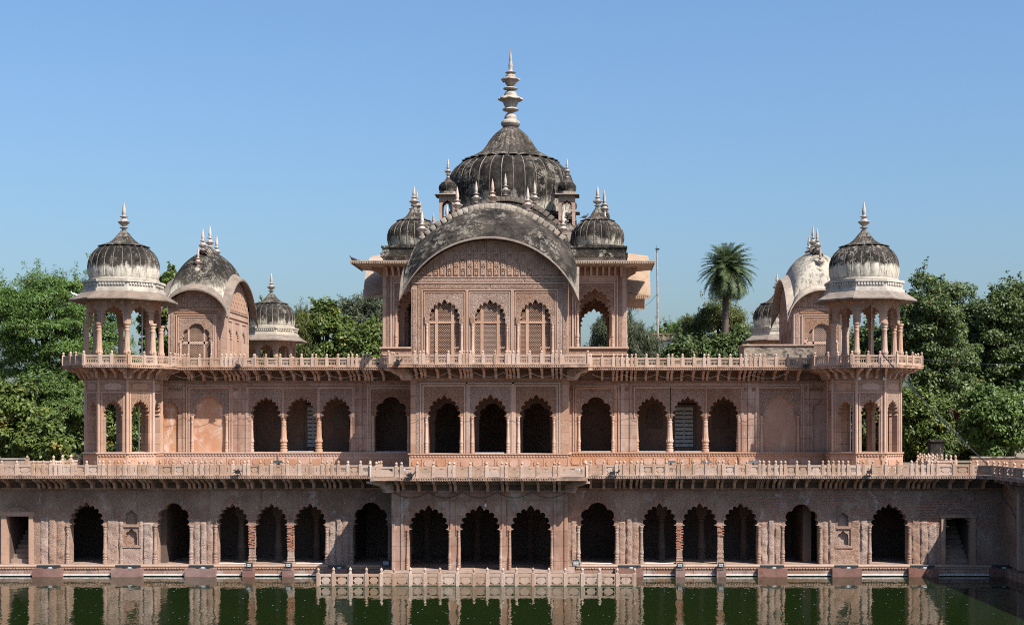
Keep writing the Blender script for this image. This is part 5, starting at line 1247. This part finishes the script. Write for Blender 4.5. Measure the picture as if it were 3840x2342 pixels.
def tree(label, cx, Y, ytop, ybot, halfw, mat, style='broad', n=34000, depth=None, bark='bark', gz=4.7, name='tree', lean=0.0, clumps=70, fill=.42, trunk=True):
    x = X(cx, Y); zt, zb = Z(ytop, Y), Z(ybot, Y); a = halfw * Y / F; c = (zt - zb) / 2; zc = (zt + zb) / 2; b = depth or a * .8
    T = thing(name, (x, Y, gz), label, 'tree' if name != 'bush' else 'bush')
    C = []; clumps = int(clumps * 1.7); ph = NR.uniform(0, 6.28, 6)
    while len(C) < clumps:
        v = NR.normal(0, 1, 3); v /= np.linalg.norm(v); r = NR.uniform(fill, 1) ** .7
        if v[1] > .55: continue
        az = math.atan2(v[0], v[1]); lump = 1 + .11 * math.sin(3 * az + ph[0] + 2 * v[2]) + .10 * math.sin(5 * v[2] + ph[1] + az) + .06 * math.sin(7 * az + ph[2] - 4 * v[2])
        r *= lump * (1 - .16 * max(0, v[2] - .5) / .5)
        q = np.array([x + v[0] * a * r * (1 - .25 * max(v[2], 0)), Y + v[1] * b * r, zc + v[2] * c * r]); C.append((q, v))
    n = int(n * 1.25); n_ = n // clumps; PP, NN = [], []
    base = (.30 * min(a, c) + .25) * .72
    for q, v in C:
        rr = base * NR.uniform(.45, 1.3); k = int(n_ * NR.uniform(.5, 1.5))
        w = NR.normal(0, 1, (k, 3)); w /= np.linalg.norm(w, axis=1)[:, None]
        rad = NR.uniform(.25, 1.1, k)[:, None] ** .5
        if style == 'feather': sc = np.array([1.5, 1.3, .38])
        elif style == 'willow': sc = np.array([.8, .8, 1.5])
        else: sc = np.array([1.15, 1.0, .7])
        p = q + w * rad * rr * sc
        if style == 'feather': p[:, 2] -= .22 * ((p[:, 0] - q[0]) ** 2 + (p[:, 1] - q[1]) ** 2) / rr
        if style == 'willow': p[:, 2] -= NR.uniform(0, .5, k) * rr
        PP.append(p); NN.append(w * .75 + np.array([.1, -.2, .55 if style != 'willow' else .15]))
    # sprigs reaching beyond the outline: short leafy shoots
    up = [cv for cv in C if cv[1][2] > .15] or C
    for i_ in range(110):
        q, v = up[NR.integers(len(up))] if i_ % 3 else C[NR.integers(len(C))]; d_ = v * .5 + NR.normal(0, .3, 3) + np.array([0, 0, .75]); Ls = base * NR.uniform(.6, 1.5); k = max(14, n_ // 8)
        t_ = NR.uniform(.1, 1, k)[:, None]; PP.append(q + d_ * Ls * t_ + NR.normal(0, base * .13, (k, 3)) * (1.2 - t_ * .8)); NN.append(np.tile(np.array([0, -.3, .8]), (k, 1)))
    P = np.concatenate(PP); N_ = np.concatenate(NN)
    L, Wd, dr = {'broad': (.24, .14, .25), 'feather': (.24, .065, .25), 'willow': (.32, .045, 1.3), 'fine': (.18, .095, .1), 'big': (.30, .17, .5)}[style]
    leaves('crown', P, N_, mat, T, L, Wd, dr)
    if trunk:
        m = MB(); fx = x + lean; h = zb + c * .5
        m.tube([(fx, Y, gz - .2), (fx + .1, Y, gz + (h - gz) * .4), (x, Y, h), (x + .1, Y + .1, zc + c * .5)], [.34, .27, .2, .06], 9); m.build('trunk', bark, T, 60)
        m = MB()
        for q, v in C[:15]:
            s = Vector((x, Y, R.uniform(zb, zc + c * .2))); e = Vector(q); mid = s.lerp(e, .5) + Vector((R.uniform(-.3, .3), -.1, R.uniform(-.1, .5)))
            m.tube([s, mid, e], [.11, .07, .03], 6)
        m.build('limbs', bark, T, 60)
    return T
G = 'leaf_'
tree('tall feathery green tree left of the left kiosk', 165, 102, 985, 1470, 180, G + 'feather', 'feather', 46000, clumps=90, fill=.35)
tree('feathery tree top at the left frame edge', -40, 106, 1050, 1500, 150, G + 'feather', 'feather', 26000, clumps=60)
tree('green tree rising behind the left domed kiosk', 350, 107, 985, 1560, 130, G + 'feather', 'feather', 32000, clumps=70)
tree('dense tree seen through the arches of the left tower', 420, 104, 1300, 1720, 170, G + 'broad', 'broad', 26000, clumps=60)
tree('bright fine leaved shrub left of the left tower', 215, 95, 1425, 1600, 100, G + 'bright', 'feather', 26000, clumps=60, name='bush')
tree('broad leaved bush with yellowing leaves at the left edge', 40, 92, 1420, 1735, 110, G + 'broad', 'big', 15000, clumps=44, name='bush')
tree('broad leaved bush low beside the left tower', 175, 90, 1560, 1745, 100, G + 'broad', 'big', 12000, clumps=40, name='bush')
tree('dark shady tree behind the left shrubs', 280, 112, 1400, 1740, 220, G + 'dark', 'broad', 20000, clumps=50)
tree('broad leaved tree between the left kiosk and its curved roof pavilion', 610, 116, 995, 1400, 80, G + 'broad', 'big', 15000, clumps=40)
tree('tree seen past the left pavilion, behind the distant left kiosk', 940, 122, 1140, 1420, 110, G + 'broad', 'broad', 16000, clumps=40)
tree('drooping narrow leaved tree right of the distant left kiosk', 1120, 120, 1150, 1400, 78, G + 'olive', 'willow', 20000, clumps=50)
tree('broad leaved tree with pointed tops left of the tomb', 1225, 121, 1112, 1400, 90, G + 'broad', 'big', 15000, clumps=46)
tree('tall greyish tree rising against the left side of the tomb', 1385, 138, 1072, 1400, 125, G + 'grey', 'fine', 40000, clumps=70)
tree('yellow tinged leafy tree low against the left side of the tomb', 1385, 118, 1205, 1400, 95, G + 'broad', 'big', 13000, clumps=40)
tree('grey green drooping tree right of the tomb', 2310, 128, 1150, 1420, 110, G + 'grey', 'willow', 36000, clumps=70)
tree('pale feathery willow seen low beside the flagpole', 2400, 124, 1235, 1420, 95, G + 'grey', 'willow', 26000, clumps=56)
tree('far low green trees beyond the flagpole', 2540, 175, 1207, 1330, 110, G + 'feather', 'fine', 22000, clumps=50)
tree('dense olive green tree behind the palm', 2690, 134, 1125, 1400, 150, G + 'olive', 'fine', 52000, clumps=90, fill=.3)
tree('dark leafy tree in front of the palm trunk', 2745, 118, 1245, 1420, 130, G + 'dark', 'big', 17000, clumps=60)
tree('dark leafy bush left of the palm, above the roof balustrade', 2575, 117, 1270, 1420, 90, G + 'dark', 'big', 12000, clumps=46)
tree('tree between the right pavilion and the distant kiosk', 2880, 124, 1190, 1400, 80, G + 'olive', 'broad', 12000, clumps=36)
tree('tree seen through the columns of the right kiosk', 3270, 108, 1200, 1500, 130, G + 'dark', 'broad', 24000, clumps=56, bark='bark_pale')
tree('tall dark leaved tree just right of the right kiosk', 3500, 104, 1030, 1520, 170, G + 'dark', 'broad', 52000, clumps=90, fill=.3, bark='bark_pale')
tree('tall dark leaved tree at the right frame edge', 3790, 108, 1020, 1560, 150, G + 'dark', 'broad', 44000, clumps=80, fill=.3, bark='bark_pale')
tree('dark leaved tree filling the gap between the two tall right trees', 3640, 112, 1085, 1600, 185, G + 'dark', 'broad', 40000, clumps=80, bark='bark_pale')
tree('glossy bright green bush at the lower right behind the terrace', 3730, 94, 1440, 1690, 135, G + 'bright', 'big', 20000, clumps=70, name='bush', fill=.3)
tree('dark green bush beside the right tower', 3450, 99, 1450, 1720, 110, G + 'broad', 'broad', 26000, clumps=60, name='bush')
tree('dull green tree seen through the right tower arches', 3300, 102, 1420, 1720, 150, G + 'dark', 'broad', 22000, clumps=56)
tree('dark red leaved bush among the green at the right', 3620, 94, 1490, 1590, 75, G + 'red', 'broad', 3600, clumps=9, name='bush', trunk=False)
tree('shady dark tree low behind the right bushes', 3650, 106, 1500, 1740, 220, G + 'dark', 'broad', 22000, clumps=56)
# palm
PY = 128; pxx = X(2727, PY); pz = Z(1018, PY)
PT = thing('palm_tree', (pxx - .6, PY, 4.7), 'tall date palm with drooping feathery crown standing above the trees', 'palm tree')
m = MB(); n = 26; pts = [(pxx - .55 + .6 * (i / n) + .1 * math.sin(i / n * 5), PY, 4.7 + (pz - 4.7) * i / n) for i in range(n + 1)]
m.tube(pts, [.34 - .08 * i / n + (.02 if i % 2 else 0) for i in range(n + 1)], 14); m.build('trunk', 'bark', PT, 50)
def frond(Lf, sag, seed):
    rg = random.Random(seed); m = MB(); pts = []
    for i in range(15):
        t = i / 14; pts.append(Vector((Lf * t * (1 - .10 * t * t), 0, Lf * (.32 * t - sag * t * t))))
    m.tube(pts, [.045 - .038 * i / 14 for i in range(15)], 5)
    for i in range(52):
        t = .12 + .87 * i / 52; k = t * 14; j = min(int(k), 13); p = pts[j].lerp(pts[j + 1], k - j); d = (pts[j + 1] - pts[j]).normalized()
        ln = .60 * (1 - .55 * abs(t - .4)) * rg.uniform(.8, 1.1)
        for s in (-1, 1):
            side = Vector((0, s, 0)); e = p + (d * .62 + side * .68 + Vector((0, 0, rg.uniform(-.15, .35)))).normalized() * ln - Vector((0, 0, .08))
            w = d * .015
            m.add([p - w, p + w, (p + e) / 2 + w * 1.3 + Vector((0, 0, .03)), e, (p + e) / 2 - w * 1.3 + Vector((0, 0, .03))], [(0, 1, 2, 3, 4)])
    return m.mesh('frond', 'palm')
FR = [frond(3.0, .62, 1), frond(3.0, .70, 2), frond(2.9, .52, 3), frond(2.9, .55, 4)]
for i in range(130):
    el = 1 - (i / 130) ** .9; a = i * 2.39996 + R.uniform(-.2, .2)
    k = 2 if el > .6 else (0 if el > .38 else (1 if el > .2 else 3))
    put('frond', FR[k], PT, (pxx + .05, PY, pz + .15 * el), a, (R.uniform(.9, 1.05),) * 3, ry=-(el * 2.4 - 1.1))

# ------------------------------------------------------------------ smaller things
FP = thing('flagpole', (X(2468, 126), 126, 4.7), 'thin rust streaked flagpole standing right of the tomb', 'flagpole')
m = MB(); m.tube([(X(2468, 126), 126, 4.7), (X(2466, 126), 126, Z(1100, 126)), (X(2463, 126), 126, Z(945, 126))], [.12, .09, .055], 10); m.build('mast', 'pole', FP, 50)
m = MB(); m.tube([(X(2463, 126), 126, Z(947, 126)), (X(2463, 126), 126, Z(920, 126))], [.05, .01], 8); m.box(X(2463, 126) - .12, X(2463, 126) + .22, 125.95, 126.05, Z(937, 126), Z(931, 126)); m.build('tip', 'cable', FP)
m = MB(); m.tube([(X(2463, 126), 126, Z(1104, 126)), (X(2435, 126), 126, Z(1135, 126)), (X(2405, 126), 126, Z(1155, 126))], .02, 5); m.build('stay_wire', 'wire', FP)
HS = thing('house', (X(2475, 132), 132, 4.7), 'pale blue house half hidden by trees below the flagpole', 'house')
hx0, hx1 = X(2425, 130), X(2528, 130)
m = MB(); m.box(hx0, hx1, 130, 136, 4.7, Z(1275, 130)); m.build('wall', 'house', HS)
m = MB(); m.box(hx0 - .2, hx1 + .2, 129.7, 136.2, Z(1275, 130), Z(1270, 130)); m.build('roof_slab', 'sand_rail', HS)
for i in range(6):
    x = hx0 + (hx1 - hx0) * i / 5; m = MB(); m.box(x - .06, x + .06, 129.75, 129.87, Z(1270, 130), Z(1249, 130)); m.build('post', 'sand_rail', HS)
m = MB(); m.box(hx0, hx1, 129.76, 129.86, Z(1254, 130), Z(1251, 130)); m.box(hx0, hx1, 129.78, 129.84, Z(1268, 130), Z(1262, 130)); m.build('roof_rail', 'sand_rail', HS)
for a, b, t_, u in ((2440, 2462, 1285, 1305), (2478, 2500, 1312, 1335)): m = MB(); m.box(X(a, 130), X(b, 130), 129.95, 130.05, Z(u, 130), Z(t_, 130)); m.build('window', 'pane', HS)
RB = thing('roof_block', (X(2918, 80), 81, ZR), 'low cement block with black stains on the roof beside the right pavilion', 'roof block')
m = MB(); m.box(X(2790, 80), X(3052, 80), 80, 82.6, 10.24, Z(1296, 80)); m.build('wall', 'cement', RB)
m = MB(); m.box(X(2784, 80), X(3055, 80), 79.94, 82.66, Z(1296, 80), Z(1290, 80)); m.build('coping', 'sand', RB)

# stair parapets on the terrace
SP = thing('stair_parapet', (X(200, 73), 73, ZT), 'stone stair parapet with knobbed posts on the terrace left of the left tower', 'parapet', 'terrace stair parapets')
rail(SP, [(X(102, 72.6), 72.6), (X(201, 72.6), 72.6)] + [(X(201, 72.6) + .02 + .12 * i, 72.6 + .85 * i) for i in range(1, 8)], 4.81, 'blind', 1.25)
rail(SP, [(X(268, 75), 75.0 + .5 * i) for i in range(6)], 4.81, 'blind', 1.25)
SP = thing('stair_parapet', (X(3500, 72), 72, ZT), 'stone stair parapet with knobbed posts on the terrace right of the right tower', 'parapet', 'terrace stair parapets')
rail(SP, [(X(3442, 74.5) + .10 * i, 74.5 - .5 * i) for i in range(5)] , 4.81, 'blind', 1.25)
rail(SP, [(X(3484, 72.4), 72.4), (X(3583, 72.4), 72.4)] + [(X(3583, 72.4) - .06 * i, 72.4 + .7 * i) for i in range(1, 9)], 4.81, 'blind', 1.3)
BW = thing('boundary_wall', (X(3760, 82), 82, ZT), 'low pinkish wall at the right edge behind the terrace balustrade', 'wall')
m = MB(); m.box(X(3645, 82), 36, 82, 82.4, 4.7, Z(1716, 82)); m.build('wall', 'sand_wall', BW); m = MB(); m.box(X(3642, 82), 36.1, 81.95, 82.45, Z(1716, 82), Z(1711, 82)); m.build('coping', 'cement', BW)
BW = thing('boundary_wall', (X(60, 84), 84, ZT), 'low brown wall at the left edge under the bushes', 'wall')
m = MB(); m.box(-36, X(100, 84), 84, 84.4, 4.7, Z(1722, 84)); m.build('wall', 'plaster', BW); m = MB(); m.box(-36.1, X(101, 84), 83.95, 84.45, Z(1722, 84), Z(1717, 84)); m.build('coping', 'cement', BW)
GP = thing('gate_pillar', (X(3515, 88), 88, 4.7), 'stubby weathered pillar coloured dark for the shade of the right bushes', 'pillar')
m = MB(); m.box(X(3490, 88), X(3538, 88), 88, 88.7, 4.7, Z(1655, 88)); m.build('shaft', 'base_dark', GP); m = MB(); m.box(X(3486, 88), X(3542, 88), 87.93, 88.77, Z(1655, 88), Z(1648, 88)); m.build('cap', 'base_dark', GP)  # dark material puts the bushes' shade into the pillar's colour

# lamps on the pond plinth: long bars on wide pedestals, small floodlights on narrow ones
def bar_lamp(xc, w, y, z, label):
    o = thing('bar_lamp', (xc, y, z), label, 'lamp', 'long lamps on the pond plinth')
    m = MB(); m.box(xc - w / 2, xc + w / 2, y - .07, y + .05, z + .05, z + .13); m.frustum(xc - w / 2, xc + w / 2, y - .05, y + .04, z + .13, z + .15, .02); m.build('housing', 'dark_metal', o)
    for k in (-.2, .02, .22):
        m = MB(); m.box(xc + k * w, xc + k * w + .16, y - .085, y - .02, z, z + .055); m.build('clip', 'lamp_glass' if k == .02 else 'dark_metal', o)
def flood(x, y, z, label, s=1.0, glow='lamp_glass', cage=True):
    o = thing('floodlight', (x, y, z), label, 'floodlight', 'small floodlights at the pier feet')
    m = MB(); m.box(x - .13 * s, x + .13 * s, y - .06, y + .10, z + .06, z + .25 * s); m.frustum(x - .11 * s, x + .11 * s, y + .1, y + .18, z + .08, z + .22 * s, .03); m.build('housing', 'dark_metal', o)
    m = MB(); m.box(x - .10 * s, x + .10 * s, y - .068, y - .058, z + .08, z + .2 * s); m.build('lens', glow, o)
    m = MB(); m.box(x - .16 * s, x - .135 * s, y - .02, y + .02, z, z + .18); m.box(x + .135 * s, x + .16 * s, y - .02, y + .02, z, z + .18); m.box(x - .16 * s, x + .16 * s, y - .02, y + .02, z, z + .02); m.build('yoke', 'dark_metal', o)
    if cage:
        m = MB()
        for i in range(6):
            a = x - .2 * s + .08 * s * i; m.tube([(a, y - .16, z), (a, y - .16, z + .34 * s)], .006, 4)
        for i in range(4): m.tube([(x - .2 * s, y - .16, z + .02 + .1 * s * i), (x + .2 * s, y - .16, z + .02 + .1 * s * i)], .006, 4)
        m.build('wire_cage', 'wire', o)
lab = ['left of the first pond arch', 'below the left wall niche', 'left of the left triple arches', '', '', 'on the shaded pier left of the centre block', 'between the centre block and the right triple arches', '', '', 'right of the right triple arches', 'below the right wall niche', 'left of the right doorway', 'at the far right corner']
lab2 = {3: 'first brick pier of the left triple arches', 4: 'second brick pier of the left triple arches', 7: 'first brick pier of the right triple arches', 8: 'second brick pier of the right triple arches'}
for i, (a, b) in enumerate(PEDS):
    c = (X(a, 68.1) + X(b, 68.1)) / 2; w = X(b, 68.1) - X(a, 68.1)
    if i in lab2: flood(c, 68.35, .41, 'small floodlight on the pedestal of the ' + lab2[i])
    else: bar_lamp(c, w * .82, 68.35, .41, 'long dark bar lamp on the pedestal ' + lab[i])
flood(X(1448, 68.3), 68.3, .50, 'caged floodlight on the plinth at the left foot of the centre block', 1.2)
flood(X(2160, 68.3), 68.3, .50, 'caged floodlight on the plinth at the right foot of the centre block', 1.2)
flood(X(2166, 70.5), 70.5, 4.81, 'caged floodlight on the terrace at the right end of the centre balcony', 1.4)
flood(X(1510, 70.5), 70.5, 4.81, 'caged floodlight on the terrace at the left end of the centre balcony', 1.4)
for v, s in ((583, 'below the left blind arch'), (1045, 'below the left upper columns'), (2515, 'below the first right upper column'), (2650, 'below the second right upper column'), (2825, 'below the right blind arch')):
    o = thing('uplight', (X(v, 75.4), 75.4, ZT), 'flat dark uplight on the terrace ' + s, 'lamp', 'flat lamps on the terrace')
    m = MB(); m.frustum(X(v, 75.4) - .28, X(v, 75.4) + .28, 75.2, 75.6, 5.22, 5.34, .05); m.build('housing', 'dark_metal', o); m = MB(); m.box(X(v, 75.4) - .05, X(v, 75.4) + .05, 75.35, 75.45, 4.8, 5.22); m.build('stand', 'dark_metal', o)
# tube lights and conduits on the sills
for lo, hi, Y, z, nm in ((1405, 1528, YU - .2, ZU, 'left single arch of the upper storey'), (2176, 2294, YU - .1, ZU, 'right single arch of the upper storey'), (2390, 2500, YU - .1, ZU, 'first right upper triple arch'), (2526, 2634, YU - .1, ZU, 'second right upper triple arch'), (1076, 1180, YU - .1, ZU, 'second left upper triple arch'), (1776, 1895, YUC - .1, ZU - .005, 'middle centre arch of the upper storey'), (2178, 2305, YL + .1, ZF, 'right single pond arch'), (2415, 2530, YL + .1, ZF, 'first right pond triple arch'), (816, 925, YL + .1, ZF, 'first left pond triple arch'), (1106, 1218, YL + .1, ZF, 'third left pond triple arch')):
    o = MB(); o.tube([(X(lo, Y) + .06, Y, z + .022), (X(hi, Y) - .06, Y, z + .022)], .022, 8); tag(o.build('tube_light', 'white_paint'), 'thin white tube light on the sill of the ' + nm, 'tube light', 'tube lights on the sills')
# bulb
o = thing('light_bulb', (X(1820, YLC - .12), YLC - .12, Z(1890, YLC)), 'bare bulb hanging above the middle pond arch', 'bulb')
bx_, bz_ = X(1820, YLC - .12), Z(1890, YLC); m = MB(); m.lathe([(.01, -.12), (.05, -.09), (.06, -.05), (.045, 0), (.025, .04), (.025, .07)], 12, (bx_, YLC - .12, bz_)); m.build('glass', 'lamp_glass', o, 50); m = MB(); m.lathe([(.03, .07), (.03, .14), (.01, .15)], 8, (bx_, YLC - .12, bz_)); m.tube([(bx_, YLC - .12, bz_ + .14), (bx_, YLC - .12, 4.1)], .01, 5); m.build('holder', 'cable', o)
# cables
def cable(name, pts, r, mat, label, sag=0, n=14):
    P = [Vector(p) for p in pts]; out = []
    for i in range(len(P) - 1):
        for k in range(n):
            t = k / n; q = P[i].lerp(P[i + 1], t); q.z -= sag * 4 * t * (1 - t); out.append(q)
    out.append(P[-1]); m = MB(); m.tube(out, r, 6); return tag(m.build(name, mat), label, 'cable')
cable('power_cable', [(X(3309, 72.6), 72.6, Z(1328, 72.6)), (X(3704, 68.3), 68.3, Z(1741, 68.3))], .03, 'cable', 'thick black cable slanting down from the right kiosk to the terrace balustrade', .15)
cable('power_cable', [(X(3704, 68.25), 68.25, Z(1741, 68.25)), (X(3722, 68.0), 68.0, Z(1800, 68.0)), (X(3790, 67.6), 67.6, Z(1900, 67.6)), (X(3850, 67), 67, Z(2010, 67))], .022, 'cable', 'black cable drooping from the balustrade corner down the far right wall', .1)
cable('overhead_wire', [(X(3330, 73), 73, Z(1330, 73)), (X(3900, 90), 90, Z(1362, 90))], .014, 'cable', 'thin overhead wire from the right kiosk into the right trees', .2)
for i, (a, b, Y, y0, lb) in enumerate([(640, 1460, 75.72, 1400, 'left part of the roof balcony'), (1470, 2200, 72.46, 1395, 'centre roof balcony'), (2220, 3060, 75.72, 1402, 'right part of the roof balcony')]):
    n = 7; cable('festoon_wire', [(X(a + (b - a) * k / n, Y), Y, Z(y0 + 2 * (k % 2), Y)) for k in range(n + 1)], .009, 'wire', 'thin wire festooned under the brackets of the ' + lb, .22, 10)
cable('festoon_wire', [(X(1475 + 130 * k, YLC - .08), YLC - .08, 4.12) for k in range(6)], .012, 'cable', 'dark wire looped across the wall above the three centre pond arches', .28)
for v, y, z0, lb in ((1045, YU - .4, 5.7, 'left upper columns'), (2660, YU - .4, 5.7, 'third right upper arch'), (2774, YU - .4, 5.7, 'end of the right upper arches'), (3307, 73.55, 5.75, 'right tower')):
    cable('orange_cable', [(X(v, y), y, z0), (X(v + 2, y), y, 5.3), (X(v - 1, y), y - .1, 4.85)], .022, 'wood', 'orange cable hanging over the plinth at the ' + lb)
# white conduit poles inside the towers
for v, y0_, y1_, Y, lb in ((533, 1140, 1330, 76, 'inside the left kiosk'), (3269, 1150, 1330, 76, 'inside the right kiosk'), (522, 1520, 1694, 75.6, 'inside the left tower'), (3189, 1520, 1694, 75.6, 'inside the right tower')):
    m = MB(); m.tube([(X(v, Y), Y, Z(y1_, Y) - .4), (X(v, Y), Y, Z(y0_, Y))], .028, 8); tag(m.build('conduit', 'white_paint'), 'thin white conduit pipe standing ' + lb, 'pipe')
# camera boxes on the right tower
for v in (3220, 3316):
    m = MB(); m.frustum(X(v, 73.6) - .09, X(v, 73.6) + .09, 73.5, 73.66, 9.5, 9.66, .02); tag(m.build('junction_box', 'lamp_glass'), 'small grey box fixed high on the %s corner of the right tower front' % ('left' if v < 3300 else 'right'), 'box')
# tangled fittings clamped to the cornices
def clutter(v, y, z, label):
    m = MB()
    for i in range(5):
        a = R.uniform(-.2, .2); m.tube([(X(v, y) + a, y - .02, z + R.uniform(0, .1)), (X(v, y) + a + R.uniform(-.2, .2), y - .1, z + R.uniform(-.05, .25)), (X(v, y) + R.uniform(-.25, .25), y - .05, z + R.uniform(-.25, .1))], .018, 5)
    m.box(X(v, y) - .1, X(v, y) + .12, y - .13, y - .02, z - .05, z + .09); tag(m.build('cornice_lamp', 'cable'), label, 'lamp')
for v, y, z, l in ((892, 68.24, 4.95, 'tangled dark lamp clamped on the left terrace cornice'), (1537, 65.4, 4.9, 'tangled dark lamp clamped on the centre terrace cornice'), (2296, 68.24, 4.9, 'dark lamp clamped on the terrace cornice near the right single arch'), (3258, 68.24, 4.95, 'tangled dark lamp clamped on the right terrace cornice'), (892, 75.64, 10.3, 'dark lamp with white lead on the left roof cornice'), (1490, 72.4, 10.3, 'dark lamp with white lead on the centre roof cornice'), (3020, 75.64, 10.3, 'dark lamp on the right roof cornice')): clutter(v, y, z, l)
# birds
def pigeon(x, y, z, rz, label, mat='pigeon', s=1.0):
    m = MB(); rows = []
    for t, r, h in ((-.22, .012, .10), (-.16, .03, .115), (-.10, .055, .13), (0, .075, .15), (.08, .07, .175), (.13, .05, .215), (.15, .038, .25), (.165, .04, .285), (.185, .034, .305), (.205, .014, .295), (.235, .004, .285)):
        rows.append([(t, r * math.cos(2 * PI * i / 10), h + r * 1.05 * math.sin(2 * PI * i / 10)) for i in range(10)])
    m.grid(rows, True); m.box(-.32, -.17, -.035, .035, .085, .10)
    for s_ in (-.025, .025): m.tube([(.02, s_, .09), (.03, s_, .0)], .008, 5)
    m.tf(Matrix.Translation((x, y, z)) @ Matrix.Rotation(rz, 4, 'Z') @ Matrix.Scale(s * 1.15, 4)); tag(m.build('pigeon', mat, None, 50), label, 'bird', 'birds on the roofs')
pigeon(X(1326, 85.35), 85.35, 16.84, PI * .9, 'dark pigeon at the left tip of the flat tomb eave', s=1.1)
pigeon(X(2193, 87.2), 87.0, 19.62, .3, 'dark pigeon perched on the right corner dome of the tomb', s=1.0)
pigeon(X(278, 74.2), 74.2, Z(1112, 74.2), PI, 'white bird on the left eave of the left kiosk', 'white_bird', .75)
pigeon(X(1637, 88), 88.0, 19.3, .5, 'dark pigeon behind the left corner dome of the tomb', s=1.0)
pigeon(X(1890, 93.8), 93.3, 29.35, 2.6, 'dark bird on the upper lotus of the great finial', s=.7)
# flecks afloat on the pond
m = MB()
for i in range(800):
    y = 64 - 26 * R.random() ** 1.6; x = R.uniform(-34, 24); s = R.uniform(.012, .032); a = R.uniform(0, PI); c_, s_ = math.cos(a) * s, math.sin(a) * s
    m.add([(x - c_, y - s_, .006), (x + s_, y - c_, .006), (x + c_ * 1.6, y + s_ * 1.6, .006), (x - s_, y + c_, .006)], [(0, 1, 2, 3)])
tag(m.build('floating_flecks', 'lamp_glass'), 'pale leaf flecks floating on the green water', None, kind='stuff')
